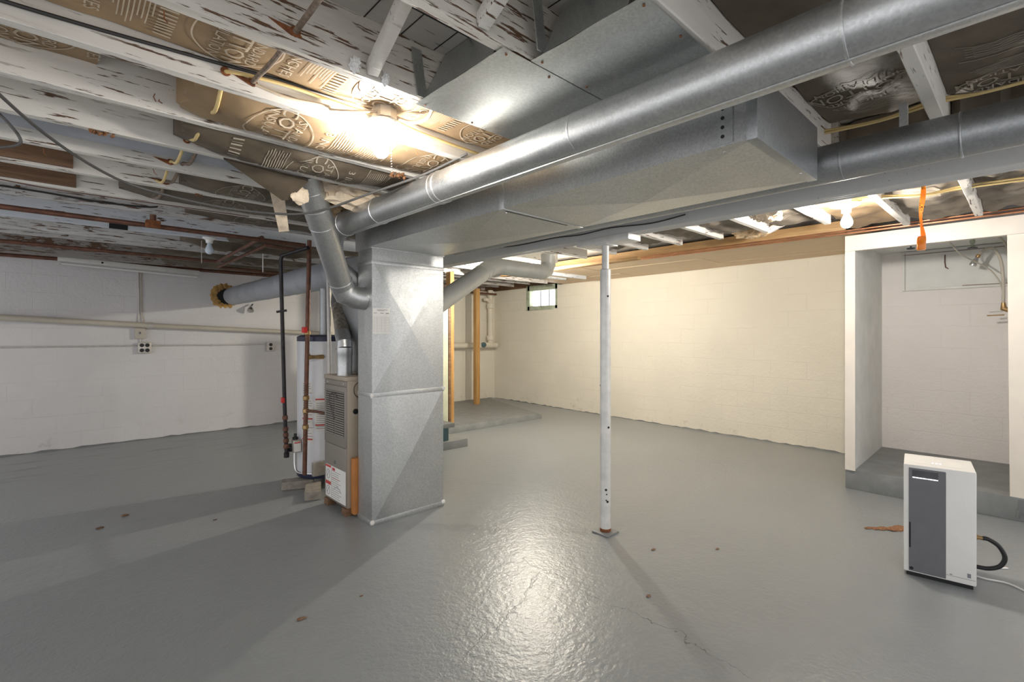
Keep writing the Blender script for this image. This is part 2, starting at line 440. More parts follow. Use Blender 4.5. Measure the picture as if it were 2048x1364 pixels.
struct('trim_2', B().box(6.72, 7.1, 1.1, 7.8, 2.25, SUB), M['rawbrown'])
# caulked / ragged paint line at the foot of the walls
b = B(); n = 90
for (p0, p1, off) in (((-1.2, wl(-1.2)), (6.7, wl(6.7)), (0, -1)), ((wr(7.75), 7.75), (wr(1.1), 1.1), (-1, 0))):
    for i in range(n):
        a, c = i / n, (i + 1) / n
        h0, h1 = .012 + .022 * noise.noise(Vector((a * 60, p0[0], 0))), .012 + .022 * noise.noise(Vector((c * 60, p0[0], 0)))
        h0, h1 = max(.004, h0), max(.004, h1)
        q = lambda t, d, z: (p0[0] + (p1[0] - p0[0]) * t + off[0] * d, p0[1] + (p1[1] - p0[1]) * t + off[1] * d, z)
        b.hexa([q(a, -.02, 0), q(c, -.02, 0), q(c, .012, 0), q(a, .012, 0)], [q(a, -.02, h0), q(c, -.02, h1), q(c, .004, h1), q(a, .004, h0)])
struct('baseboard_paint_line', b, M['slabd'])
# raised slab in the far corner
struct('floor_raised_slab', B().hexa([(3.3, 5.36, 0), (5.66, 5.36, 0), (5.9, 5.6, 0), (6.62, 7.8, 0), (3.3, 7.8, 0)],
                                     [(3.3, 5.37, .095), (5.62, 5.40, .075), (5.78, 5.62, .05), (6.55, 7.8, .012), (3.3, 7.8, .03)]), M['slab'], bevel=.008)
# window in the right wall
b = B(); fx = wr(6.3)
for y0, y1, z0, z1 in ((WY0 - .03, WY0 + .06, WZ0 - .02, WZ1 + .03), (WY1 - .06, WY1 + .03, WZ0 - .02, WZ1 + .03), (WY0, WY1, WZ1 - .07, WZ1 + .03), (WY0, WY1, WZ0 - .02, WZ0 + .06)):
    b.box(fx - .012, fx + .14, y0, y1, z0, z1)
w1 = struct('window_1', b, M['greenpaint'], 'small high window with three bright panes and peeling green frame', bevel=.004)
w1['_w'] = (0, 0, 0)
dy = (WY1 - WY0 - .12) / 3
for i in range(3):
    y0 = WY0 + .06 + dy * i
    finish('pane', B().box(fx + .085, fx + .09, y0 + .008, y0 + dy - .008, WZ0 + .06, WZ1 - .07), M['pane'], w1)
b = B()
for i in (1, 2): b.box(fx + .07, fx + .1, WY0 + .06 + dy * i - .008, WY0 + .06 + dy * i + .008, WZ0 + .05, WZ1 - .06)
finish('muntin', b, M['slate'], w1)
# soffit of tan boards along the right wall
b = B()
for i, (x0, x1) in enumerate(((5.12, 5.62), (5.624, 6.12), (6.124, 6.72))):
    for j, (y0, y1) in enumerate(((1.0, 2.4 + .3 * i), (2.404 + .3 * i, 4.2), (4.204, 5.75))):
        b.box(x0, x1, y0, y1, 2.25 + .003 * ((i + j) % 2), 2.268)
struct('ceiling_soffit', b, M['soffit'])
# alcove (old shower stall) on the right
struct('floor_alcove', B().hexa([(5.06, -.7, 0), (6.3, -.7, 0), (6.3, 1.125, 0), (5.05, 1.125, 0)], [(5.06, -.7, .17), (6.3, -.7, .2), (6.3, 1.125, .2), (5.05, 1.125, .17)]), M['slab'], bevel=.006)
struct('wall_alcove_left', B().box(5.05, 6.6, 1.055, 1.12, .165, 2.19), M['greywhite'])
struct('trim_alcove_post', B().box(5.034, 5.05, 1.05, 1.124, .165, 2.069), M['cream'])
struct('wall_alcove_back', B().box(6.16, 6.6, -.7, 1.06, .15, 2.19), M['wall_a'])
struct('wall_alcove_right', B().box(5.14, 6.3, -.05, .06, .15, 2.18), M['greywhite'])
b = B().hexa([(5.06, -.8, 0), (5.16, -.8, 0), (5.16, .115, 0), (5.06, .115, 0)], [(5.05, -.8, 2.075), (5.16, -.8, 2.075), (5.16, .13, 2.075), (5.05, .13, 2.075)])
struct('wall_alcove_front', b, M['cream'], bevel=.006)
struct('trim_alcove_header', B().box(5.034, 5.10, -.8, 1.124, 2.07, 2.205), M['cream'], bevel=.003)
struct('ceiling_alcove', B().box(5.10, 6.3, -.7, 1.06, 2.165, 2.19), M['greywhite'])
b = B().box(6.145, 6.165, -.05, .86, 1.80, 2.13)
struct('wall_alcove_panel', b, M['greywhite'])
b = B().box(6.135, 6.165, .86, .885, 1.775, 2.16); b.box(6.14, 6.165, -.05, .885, 1.775, 1.80); b.box(6.14, 6.165, -.05, .885, 2.13, 2.16)
struct('trim_alcove_panel', b, M['greywhite'], bevel=.003)
b = B().box(6.133, 6.136, .865, .868, 1.78, 2.15); b.box(6.133, 6.142, .10, .45, 1.798, 1.803); b.box(6.132, 6.16, -.02, .88, 2.127, 2.131)
struct('trim_alcove_crack', b, M['rawbrown'])
# blob of grey floor paint dripped on the foot of the front wall
b = B()
for y, w, z0, z1 in ((.045, .055, .05, .16), (.03, .012, .0, .06), (.075, .014, .02, .08), (.0, .02, .04, .14)):
    b.box(5.049, 5.0575, y - w / 2, y + w / 2, z0, z1)
struct('wall_paint_drip', b, M['slabd'], bevel=.004)

# ------------------------------------------------------------------ beam and post
b = B()
for i, (x0, x1) in enumerate(((2.670, 2.712), (2.714, 2.756), (2.758, 2.80))):
    b.box(x0, x1, -1.6, 7.72, 2.003 - .003 * (i == 0), JZ)
o = struct('support_beam', b, M['beam'], 'long grey-white built-up wooden girder carried by the steel post', bevel=.004)
t = thing('support_post', 'slim white steel jack post standing under the girder in mid floor', 'post', (2.72, 1.985, 0))
finish('base_plate', B().box(2.655, 2.785, 1.92, 2.05, 0, .012), M['slab'], t, bevel=.004)
finish('lower_tube', B().lathe([(.036, .01), (.036, 1.785), (.031, 1.79)], (2.72, 1.985, 0), 28), M['postpaint'], t)
b = B()
for z, a in ((1.60, .2), (1.0, 2.3), (.72, -1.9), (.22, -2.1), (.30, -2.4)):
    d = Vector((math.cos(a), math.sin(a), 0)); c = Vector((2.72, 1.985, z)); b.lathe([(.008, .033), (.008, .037)], c, 10, d)
b.lathe([(.007, .033), (.007, .0372)], (2.72, 1.985, 1.605), 10, (-.45, -.89, 0)); b.lathe([(.005, .033), (.005, .0372)], (2.72, 1.985, .23), 10, (-.7, -.7, 0)); b.lathe([(.005, .033), (.005, .0372)], (2.72, 1.985, .27), 10, (-.65, -.75, 0))
finish('pin_hole', b, M['cementcol'], t)
finish('upper_tube', B().lathe([(.024, 1.78), (.024, 1.955)], (2.72, 1.985, 0), 24), M['postpaint'], t)
finish('rust_ring', B().lathe([(.0365, .012), (.0378, .02), (.0362, .034)], (2.72, 1.985, 0), 24), M['rust'], t)
finish('top_bracket', B().box(2.67, 2.80, 1.94, 2.03, 1.95, 1.96), M['postpaint'], t)
tag(finish('bearing_block', B().box(2.662, 2.806, 1.765, 2.19, 1.96, 2.0), M['postpaint'], bevel=.003), 'short white wooden block wedged between the post top and the girder', 'block')

# ------------------------------------------------------------------ joists
def joist_mesh(y, x0, x1, z0=JZ, th=.043, seed=0):
    b = B(); n = max(2, int((x1 - x0) / .12)); R = []
    for i in range(n + 1):
        x = x0 + (x1 - x0) * i / n; q = lambda k, a=.0022: a * noise.noise(Vector((x * 5.3, k * 7.1 + seed, y * 3)))
        w = .006 * noise.noise(Vector((x * .6, y * 5, seed)))
        R.append([(x, y + w + q(1), z0 + .003 + q(2)), (x, y + w + .003, z0 + q(3)), (x, y + w + th - .003, z0 + q(4)), (x, y + w + th + q(5), z0 + .003 + q(6)), (x, y + w + th, SUB), (x, y + w, SUB)])
    return b.rings(R)
JL = [  # y, x0, x1, material, label
    (.24, .3, 2.665, 'joist', 'short white ceiling joist crossing above the pipe at the top corner, nearest the alcove side'),
    (.65, -.3, 2.665, 'joist', 'white ceiling joist running beside the closed end of the rectangular duct'),
    (1.06, -1.2, 2.665, 'joistmid', 'peeling white joist between the two flat sheet-metal ceiling panels'),
    (1.50, -1.2, 2.665, 'joistmid', 'tall peeling greyish joist with a cable hole, over the sheet-metal panel edge'),
    (1.89, -1.6, 2.665, 'joist', 'bright white joist carrying the lit bulb and yellow cable'),
    (2.28, -1.6, 2.665, 'joist', 'white joist directly behind the lit bulb, with rust crumbs and bent nails'),
    (2.65, -1.6, 2.665, 'joist', 'second white joist behind the lit bulb, streaked with fine paint cracks'),
    (3.03, -1.6, 2.665, 'joist', 'third white joist behind the bulb, bordering the round duct inside the ceiling'),
    (3.43, -1.6, 2.665, 'joist', 'fourth joist behind the bulb, with a raw brown strip at its outer end'),
    (3.87, -1.6, 2.665, 'joist', 'fifth joist behind the bulb, above a thin black cable'),
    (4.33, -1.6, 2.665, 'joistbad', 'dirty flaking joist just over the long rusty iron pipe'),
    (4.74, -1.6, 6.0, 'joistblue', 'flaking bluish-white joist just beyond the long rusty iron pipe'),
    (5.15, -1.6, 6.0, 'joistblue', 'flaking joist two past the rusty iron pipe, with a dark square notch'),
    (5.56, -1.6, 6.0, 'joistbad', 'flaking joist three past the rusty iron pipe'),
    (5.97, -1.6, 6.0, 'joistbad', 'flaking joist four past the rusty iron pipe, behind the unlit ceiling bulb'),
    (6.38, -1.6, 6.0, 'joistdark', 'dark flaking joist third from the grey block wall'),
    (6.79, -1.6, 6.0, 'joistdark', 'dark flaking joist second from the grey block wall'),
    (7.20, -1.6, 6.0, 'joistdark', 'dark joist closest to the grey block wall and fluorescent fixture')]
for k, (y, x0, x1, m, lab) in enumerate(JL):
    tag(finish('ceiling_joist', joist_mesh(y, x0, x1, JZ + (0 if y < 4 else (.018, -.012, .02, 0, .022, -.006, .015, .0)[k % 8]), seed=k), M[m]), lab, 'joist', 'exposed joists on the duct side of the girder')
JR = [(-.17, 'joist', 'joist stub beyond the girder, last one over the shower alcove'), (.24, 'joist', 'joist stub beyond the girder over the alcove header, beside amber flypaper'),
      (.65, 'joist', 'chipped joist stub beyond the girder beside the porcelain bulb holder'), (1.06, 'joist', 'joist stub beyond the girder on the far side of the bulb, by torn tan insulation'),
      (1.50, 'joist', 'sawn-off white joist stub beyond the girder with a diagonal brace'), (1.89, 'joist', 'white joist stub beyond the girder, seen just to the alcove side of the post'),
      (2.28, 'joist', 'white joist stub beyond the girder directly behind the post top'), (2.65, 'joist', 'white joist stub beyond the girder, first past the post'),
      (3.03, 'joist', 'white joist stub beyond the girder, second past the post'), (3.43, 'joist', 'bright joist stub beyond the girder, third past the post'),
      (3.87, 'joist', 'glaring joist stub beside the hidden lamp past the girder'), (4.33, 'joist', 'glaring joist stub on the window side of the hidden lamp')]
for k, (y, m, lab) in enumerate(JR):
    tag(finish('ceiling_joist', joist_mesh(y + .004, 2.805, 4.36 if y > .9 else 4.85, seed=40 + k), M[m]), lab, 'joist', 'joist stubs beyond the girder')
# brown raw board ends at the outer end of two joists
tag(finish('bare_board', B().box(-1.2, .055, 3.408, 3.428, 2.215, SUB), M['rawbrown']), 'bare brown board fixed to the fourth joist behind the bulb', 'board')
tag(finish('bare_board', B().box(-1.2, .075, 3.848, 3.868, 2.215, SUB), M['rawbrown']), 'bare brown board below the other, on the fifth joist behind the bulb', 'board')
tag(finish('joist_notch', B().box(.30, .42, 5.142, 5.155, 2.215, 2.30), M['cementcol']), 'dark square notch in a flaking bluish joist past the rusty pipe', 'notch')
# cross bridging
def brace(p0, p1, lab):
    tag(finish('bridging_brace', B().bar(p0, p1, .045, .035, up=(1, 0, 0)), M['joist'], bevel=.002), lab, 'brace', 'diagonal bridging between joists')
brace((.76, 1.497, 2.225), (.72, 1.105, 2.37), 'white diagonal wooden brace beside the bent metal flange')
brace((.87, 1.058, 2.225), (.84, .695, 2.37), 'white diagonal wooden brace at the top edge, between two peeling joists')
brace((4.34, 1.51, 2.21), (4.28, 1.12, 2.36), 'small white diagonal brace beyond the girder at a sawn joist end')
# wooden planks near the right wall
tag(finish('ledger_plank', B().box(5.075, 5.118, 1.13, 5.9, 2.247, 2.355), M['fir'], bevel=.003), 'long tan plank running along the edge of the tan soffit', 'plank')
tag(finish('short_plank', B().box(4.62, 4.70, 2.95, 5.2, 2.168, 2.201), M['fir'], bevel=.003), 'short tan board with dark sawn end hung behind the post', 'plank')
tag(finish('short_plank', B().box(3.02, 3.30, 4.9, 5.04, 2.165, 2.203), M['fir'], bevel=.003), 'tan wood strip just past the girder above the pale horizontal duct', 'plank')
# ================================================================== ducts
def ring_at(b, p, axis, r, w=.008, e=.004, seg=32):
    b.lathe([(r - .002, -w), (r + e * .6, -w * .6), (r + e, 0), (r + e * .6, w * .6), (r - .002, w)], p, seg, axis)
# upper round duct
AX, AZ, AR = 1.385, 2.076, .0775
t = thing('round_duct', 'long shiny round duct sweeping across the ceiling below the flat sheet metal', 'duct', (AX, 1.2, AZ))
b = B(); b.lathe([(AR, -1.2), (AR, 1.13)], (AX, 0, AZ), 48, (0, 1, 0)); b.lathe([(AR - .001, 1.10), (AR - .001, 3.1)], (AX, 0, AZ), 48, (0, 1, 0))
finish('pipe_body', b, M['galv'], t)
b = B()
for y, e in ((.30, .003), (1.12, .0015), (1.98, .003), (2.02, .0025), (2.62, .003), (3.08, .004)): ring_at(b, (AX, y, AZ), (0, 1, 0), AR, .006, e)
b.box(AX - .02, AX - .014, -1.2, 3.0, AZ - AR - .002, AZ - AR + .002)
finish('joint_ring', b, M['galv'], t)
b = B().tube([(AX, 3.06, AZ), (AX + .005, 3.24, AZ - .005), (AX + .02, 3.36, AZ - .06), (AX + .04, 3.41, AZ - .15), (AX + .08, 3.44, AZ - .25), (1.60, 3.47, AZ - .33), (1.72, 3.49, AZ - .36)], AR - .001, 36)
finish('elbow', b, M['galv'], t, sharp=12)
b = B()
for p, ax in (((AX + .02, 3.36, AZ - .06), (.15, .8, -.9)), ((AX + .04, 3.41, AZ - .15), (.3, .4, -1)), ((AX + .08, 3.44, AZ - .25), (.7, .3, -1))): ring_at(b, p, ax, AR, .006, .003)
finish('joint_ring', b, M['galv'], t)
# rectangular duct
RX0, RX1, RZ0, RZ1, RY0, RY1 = 1.58, 2.19, 1.96, 2.165, .585, 3.40
t = thing('rectangular_duct', 'big flat rectangular metal duct hanging under the joists with an open-air closed end', 'duct', (1.88, 1.9, RZ0))
t['label'] = 'big flat rectangular metal duct with closed end hanging under the joists'
def cross_panel(b, c0, c1, c2, c3, ap):
    v = [b.bm.verts.new(p) for p in (c0, c1, c2, c3)]; a = b.bm.verts.new(ap)
    for i in range(4): b.bm.faces.new((v[i], v[(i + 1) % 4], a))
b = B()
SE = 1.77
for y0, y1 in ((RY0, SE - .002), (SE + .002, 3.16)):
    ym = (y0 + y1) / 2; xm = (RX0 + RX1) / 2
    cross_panel(b, (RX0, y0, RZ0), (RX1, y0, RZ0), (RX1, y1, RZ0), (RX0, y1, RZ0), (xm, ym, RZ0 - .03))
    b.poly([(RX0, y0, RZ0), (RX0, y0, RZ1), (RX0, y1, RZ1), (RX0, y1, RZ0)]); b.poly([(RX1, y0, RZ0), (RX1, y0, RZ1), (RX1, y1, RZ1), (RX1, y1, RZ0)])
    b.poly([(RX0, y0, RZ1), (RX1, y0, RZ1), (RX1, y1, RZ1), (RX0, y1, RZ1)])
finish('duct_body', b, M['galvp'], t, sharp=1)
finish('end_cap', B().box(RX0 - .002, RX1 + .002, RY0 - .004, RY0 + .03, RZ0 - .003, RZ1), M['galvd'], t, bevel=.002)
b = B().box(RX0 - .004, RX0 + .02, SE - .02, SE + .02, RZ0 - .004, RZ1); b.box(RX0, RX1, SE - .018, SE + .018, RZ0 - .005, RZ0 + .002)
finish('seam_cleat', b, M['galvp'], t, bevel=.002)
finish('seam_gap', B().box(RX0 + .03, RX1 - .12, SE - .004, SE + .004, RZ0 - .0065, RZ0), M['black'], t)
b = B().box(RX0 - .006, RX0 - .001, .655, .72, RZ0 + .005, RZ1)
finish('perforated_strap', b, M['galv'], t)
b = B()
for i in range(5): b.lathe([(.006, 0), (.006, .002)], (RX0 - .0055, .687, RZ0 + .03 + .03 * i), 10, (-1, 0, 0))
finish('strap_hole', b, M['cementcol'], t)
b = B()
for y, x in ((.70, 1.62), (.60, 2.05), (1.8, 1.64), (1.76, 2.1)): b.lathe([(.006, 0), (.005, .004), (.001, .006)], (x, y, RZ0), 10, (0, 0, -1))
finish('sheet_screw', b, M['chrome'], t)
# transition of the duct above the plenum
b = B().box(1.60, 2.22, 3.16, 3.41, RZ0 - .005, RZ1)
finish('end_box', b, M['galvp'], t, bevel=.002)
# plenum drop
PX0, PX1, PY0, PY1 = 1.61, 2.215, 3.17, 3.385
t = thing('duct_plenum', 'tall standing sheet-metal duct box with diamond creases, in front of the furnace', 'duct', (1.91, 3.28, 0))
def drop(z0, z1, nm, g=.022):
    b = B()
    cross_panel(b, (PX0, PY0, z0), (PX1, PY0, z0), (PX1, PY0, z1), (PX0, PY0, z1), ((PX0 + PX1) / 2, PY0 - g, (z0 + z1) / 2))
    cross_panel(b, (PX0, PY0, z0), (PX0, PY1, z0), (PX0, PY1, z1), (PX0, PY0, z1), (PX0 - .003, (PY0 + PY1) / 2, (z0 + z1) / 2))
    b.poly([(PX1, PY0, z0), (PX1, PY1, z0), (PX1, PY1, z1), (PX1, PY0, z1)]); b.poly([(PX0, PY1, z0), (PX1, PY1, z0), (PX1, PY1, z1), (PX0, PY1, z1)])
    b.poly([(PX0, PY0, z1), (PX1, PY0, z1), (PX1, PY1, z1), (PX0, PY1, z1)]); b.poly([(PX0, PY0, z0), (PX1, PY0, z0), (PX1, PY1, z0), (PX0, PY1, z0)])
    finish(nm, b, M['galvp'], t, sharp=.5)
drop(.004, .918, 'lower_panel'); drop(.922, 1.865, 'upper_panel'); drop(1.868, 1.955, 'collar_panel', 0)
for z0, z1 in ((.903, .935), (1.845, 1.872)):
    finish('joint_cleat', B().box(PX0 - .005, PX1 + .005, PY0 - .006, PY1 + .004, z0, z1), M['galvp'], t, bevel=.002)
finish('base_flange', B().box(PX0 - .006, PX1 + .004, PY0 - .005, PY1 + .006, 0, .035), M['galvp'], t, bevel=.002)
b = B()
for x, z in ((PX0, .02), (PX1, .03), (PX0, .915), (PX1, .925)): b.ball((x, PY0 - .002, z), .017, 2, .35, (1, .5, 1))
finish('sealant_blob', b, M['paper'], t)
b = B().box(PX0 + .012, PX0 + .016, PY0 - .007, PY0 - .003, .04, 1.84); b.box(PX1 - .012, PX1 - .008, PY0 - .007, PY0 - .003, .04, 1.84)
finish('box_behind', B().box(1.70, 2.2, 3.39, 3.86, 1.045, 1.955), M['galvd'], t, bevel=.003); b.bm.free()
# paper chart stuck on the plenum
def cp(x, z):  # follows the creased front sheet
    u = (x - PX0) / (PX1 - PX0); v = (z - .922) / (1.865 - .922)
    return PY0 - .022 * (1 - max(abs(u - .5), abs(v - .5)) * 2) - .0015
t2 = thing('service_sheet', 'small white paper chart stuck to the standing duct front', 'paper', (1.68, 3.165, 1.35))
b = B(); xs = [1.613, 1.66, 1.70, 1.745]; zs = [1.352, 1.44, 1.534]
def sheet(x0, x1, z0, z1, off, n=5):
    b = B(); R = []
    for k in (0, 1):
        for i in range(n + 1):
            pass
    for i in range(n):
        for j in range(n):
            a0, a1 = x0 + (x1 - x0) * i / n, x0 + (x1 - x0) * (i + 1) / n; c0, c1 = z0 + (z1 - z0) * j / n, z0 + (z1 - z0) * (j + 1) / n
            b.poly([(a0, cp(a0, c0) - off, c0), (a1, cp(a1, c0) - off, c0), (a1, cp(a1, c1) - off, c1), (a0, cp(a0, c1) - off, c1)])
    bmesh.ops.remove_doubles(b.bm, verts=b.bm.verts, dist=1e-6)
    return b
finish('paper_sheet', sheet(1.613, 1.745, 1.352, 1.534, .001), M['paper'], t2)
def merge(bs):
    a = bs[0]
    for q in bs[1:]:
        me = bpy.data.meshes.new('tmp'); q.bm.to_mesh(me); q.bm.free(); a.add(me, Matrix()); bpy.data.meshes.remove(me)
    return a
L = [sheet(1.645, 1.725, 1.520, 1.523, .002, 1), sheet(1.650, 1.70, 1.513, 1.5155, .002, 1), sheet(1.62, 1.645, 1.497, 1.5, .002, 1), sheet(1.67, 1.695, 1.496, 1.5, .002, 1), sheet(1.71, 1.735, 1.495, 1.5, .002, 1)]
for k in range(13): L.append(sheet(1.622, 1.737, 1.470 - .0088 * k, 1.4706 - .0088 * k, .002, 1))
for x in (1.622, 1.646, 1.678, 1.706, 1.737): L.append(sheet(x, x + .0007, 1.362, 1.472, .002, 1))
finish('printed_table', merge(L), M['ink'], t2)
# sloping duct on the left of the plenum
t = thing('sloping_duct', 'thick galvanized pipe slanting from the joists down to the standing duct', 'duct', (1.25, 3.05, 1.9))
P0, P1 = Vector((1.015, 2.80, 2.26)), Vector((1.43, 3.27, 1.70))
ax = (P1 - P0).normalized(); ln = (P1 - P0).length
finish('pipe_body', B().lathe([(.079, 0), (.079, ln * .42), (.0765, ln * .42 + .002), (.0765, ln)], P0, 40, ax), M['galv'], t)
b = B()
for f, e in ((.13, .003), (.27, .003), (.42, .004), (.97, .004)): ring_at(b, P0 + ax * ln * f, ax, .0775, .006, e)
finish('joint_ring', b, M['galv'], t)
b = B().tube([P1 - ax * .02, P1 + ax * .03, (1.475, 3.30, 1.635), (1.55, 3.295, 1.61), (1.615, 3.29, 1.605)], [.0775, .0775, .0785, .081, .083], 36)
finish('elbow', b, M['galv'], t, sharp=12)
b = B()
for d in ((.3, -.5, .2), (-.2, -.8, .1), (.1, -.75, .3)):
    b.ball(P1 - ax * .06 + Vector(d).normalized() * .078, .007, 1, .2)
finish('sealant_dab', b, M['paper'], t)
tag(finish('ceiling_duct', B().lathe([(.076, -1.6), (.076, 1.02)], (0, 2.855, 2.285), 32, (1, 0, 0)), M['greyduct']), 'dull blue-grey round duct lying up between two white joists', 'duct')
# lower round duct beside the girder
t = thing('round_duct', 'grey round duct tucked beside the girder, behind the flat rectangular duct', 'duct', (2.32, 1.0, 2.043))
LX, LZ, LR = 2.31, 2.047, .0765
finish('pipe_body', B().lathe([(LR, -1.3), (LR, 3.12)], (LX, 0, LZ), 44, (0, 1, 0)), M['galvd'], t)
b = B()
for y, e in ((.17, .004), (.52, .0015), (1.6, .003), (2.6, .003)): ring_at(b, (LX, y, LZ), (0, 1, 0), LR, .006, e)
finish('joint_ring', b, M['galvd'], t)
for y in (.33, 1.35, 2.45): finish('hanger_strap', B().box(LX - .012, LX + .012, y - .012, y + .012, LZ + LR - .004, JZ + .01), M['galv'], t)
# duct on the right of the plenum and its horizontal run
t = thing('branch_duct', 'dull round duct rising from behind the standing duct toward the girder', 'duct', (2.7, 3.6, 1.8))
finish('pipe_body', B().lathe([(.08, 0), (.08, .94)], (2.20, 3.26, 1.575), 36, (.85, .30, .425)), M['ductshut'], t)
E0 = Vector((2.20, 3.26, 1.575)) + Vector((.85, .30, .425)).normalized() * .93
b = B().tube([E0 - Vector((.85, .30, .425)).normalized() * .02, E0 + Vector((.06, .02, .022)), E0 + Vector((.13, .033, .037)), E0 + Vector((.2, .036, .04))], .081, 32)
finish('elbow', b, M['ductshut'], t, sharp=12)
b = B()
for f in (.8, .88, .93): ring_at(b, Vector((2.20, 3.26, 1.575)) + Vector((.85, .30, .425)).normalized() * f, (.85, .30, .425), .0805, .005, .003)
finish('joint_ring', b, M['ductshut'], t)
t = thing('horizontal_duct', 'pale round duct lying level past the girder with rounded end', 'duct', (3.6, 3.85, 2.06))
hy = E0.y + .036; hz = E0.z + .04; hx = E0.x + .16
finish('pipe_body', B().lathe([(.079, hx), (.079, 3.74)], (0, hy, hz), 36, (1, 0, 0)), M['ductshut'], t)
finish('elbow', B().tube([(3.71, hy, hz), (3.78, hy, hz), (3.84, hy, hz + .03), (3.87, hy, hz + .09), (3.87, hy, hz + .2)], .0795, 32), M['ductshut'], t, sharp=12)
# big grey duct to the block wall
t = thing('wall_duct', 'large grey duct running level into a ragged hole in the block wall', 'duct', (1.76, 6.2, 1.88))
finish('pipe_body', B().lathe([(.124, 4.25), (.124, 7.7)], (1.80, 0, 1.885), 44, (0, 1, 0)), M['greyduct'], t)
b = B()
for y in (4.9, 5.25, 5.5, 6.2, 7.0): ring_at(b, (1.80, y, 1.885), (0, 1, 0), .124, .007, .004)
finish('joint_ring', b, M['greyduct'], t)
finish('elbow', B().tube([(1.80, 4.3, 1.885), (1.80, 4.12, 1.885), (1.82, 4.0, 1.885), (1.86, 3.85, 1.88)], .123, 32), M['greyduct'], t, sharp=12)
b = B()
for i in range(16):
    a = 2 * PI * i / 16; rr = .048 - .022 * (1 + math.cos(a)) / 2 + .012 * noise.noise(Vector((i * 1.7, 2, 0)))
    b.ball((1.76 + .145 * math.cos(a) - .045, wl(1.7) - .004, 1.885 + .14 * math.sin(a)), rr, 2, .6, (1, .3, 1), 2)
tag(finish('wall_hole', B().lathe([(.135, 0), (.13, .004)], (1.73, wl(1.7) + .001, 1.885), 28, (0, -1, 0)), M['cementcol']), 'dark gap around the big grey duct where it meets the wall', 'hole')
tag(finish('hole_filler', b, M['putty']), 'ragged ring of orange-brown foam where the big grey duct enters the wall', 'filler')
# flat sheet-metal panels nailed under the joists
def pan(name, x0, x1, y0, y1, lab):
    t = thing(name, lab, 'panel', ((x0 + x1) / 2, (y0 + y1) / 2, JZ))
    b = B(); n = 14; R = []
    for i in range(n):
        for j in range(8):
            q = lambda a, c: (x0 + (x1 - x0) * a / n, y0 + (y1 - y0) * c / 8, JZ - .007 - .005 * noise.noise(Vector((a * .45, c * .35 + y0 * 7, 1))) * math.sin(PI * c / 8))
            b.poly([q(i, j), q(i + 1, j), q(i + 1, j + 1), q(i, j + 1)])
    bmesh.ops.remove_doubles(b.bm, verts=b.bm.verts, dist=1e-5)
    finish('flat_sheet', b, M['sheet'], t, sharp=60)
    # bent-up end plate closing the joist bay
    b = B().hexa([(x0, y0 + .05, JZ - .006), (x0 + .003, y0 + .05, JZ - .006), (x0 + .003, y1 - .05, JZ - .006), (x0, y1 - .05, JZ - .006)],
                 [(x0 + .1, y0 + .05, SUB - .003), (x0 + .103, y0 + .05, SUB - .003), (x0 + .103, y1 - .05, SUB - .003), (x0 + .1, y1 - .05, SUB - .003)])
    finish('end_plate', b, M['sheet'], t)
    b = B().hexa([(x0 - .02, y1 - .05, JZ), (x0 + .02, y1 - .05, JZ), (x0 + .02, y1 - .046, JZ), (x0 - .02, y1 - .046, JZ)],
                 [(x0 - .045, y1 - .05, SUB - .03), (x0 - .005, y1 - .05, SUB - .03), (x0 - .005, y1 - .046, SUB - .03), (x0 - .045, y1 - .046, SUB - .03)])
    finish('bent_flange', b, M['sheet'], t)
    b = B()
    for (x, y) in ((x0 + .03, y0 + .02), (x0 + .03, y1 - .02), (x0 + .22, y0 + .02), (x0 + .25, y1 - .02), (x0 + .5, y0 + .02)): b.lathe([(.0042, 0), (.004, .0015), (.001, .002)], (x, y, JZ - .0085), 10, (0, 0, -1))
    finish('nail_head', b, M['rust'], t)
pan('sheet_panel', .955, 2.66, 1.062, 1.545, 'shiny flat sheet-metal panel under the joists beside the lit bulb')
pan('sheet_panel', 1.066, 2.66, .66, 1.058, 'shiny flat sheet-metal panel under the joists, away from the bulb')
# ================================================================== lamps
def bulb(b, c, r=.03, neck=.016, L=.075):  # c = centre of the round end, neck points up
    b.lathe([(.001, -r), (r * .5, -r * .87), (r * .87, -r * .5), (r, 0), (r * .93, r * .45), (r * .72, r * .95), (neck, L - .015), (neck, L)], c, 20)
t = thing('bulb_fixture', 'lit bare bulb in a white porcelain holder on a metal box, beside the sheet-metal panel', 'light', (.975, 1.83, 2.2))
finish('junction_box', B().lathe([(.052, 2.235), (.052, 2.285), (.001, 2.286)], (.985, 1.83, 0), 8), M['boxsteel'], t, sharp=20)
finish('lamp_holder', B().lathe([(.02, 2.232), (.055, 2.226), (.058, 2.218), (.05, 2.208), (.026, 2.198), (.022, 2.176), (.021, 2.172)], (.975, 1.83, 0), 28), M['porcelain'], t)
b = B(); bulb(b, (.972, 1.835, 2.108), .033, .015, .068); finish('light_bulb', b, M['bulb1'], t)
b = B(); 
for k in range(14): b.ball((1.01, 1.815, 2.165 - .011 * k), .0032, 1)
finish('pull_chain', b, M['chrome'], t)
t = thing('bulb_fixture', 'lit bare bulb in a white porcelain holder beyond the girder near the alcove', 'light', (3.75, .82, 2.19))
finish('lamp_holder', B().lathe([(.03, 2.20), (.078, 2.195), (.078, 2.188), (.06, 2.178), (.03, 2.17), (.026, 2.14)], (3.75, .83, 0), 28), M['porcelain'], t)
b = B(); bulb(b, (3.76, .83, 2.075), .034, .015, .068); finish('light_bulb', b, M['bulb2'], t)
b = B()
for k in range(10): b.ball((3.72, .83, 2.14 - .012 * k), .0032, 1)
finish('pull_chain', b, M['chrome'], t)
finish('junction_box', B().lathe([(.05, 2.2), (.05, 2.262)], (3.75, .83, 0), 8), M['boxsteel'], t, sharp=20)
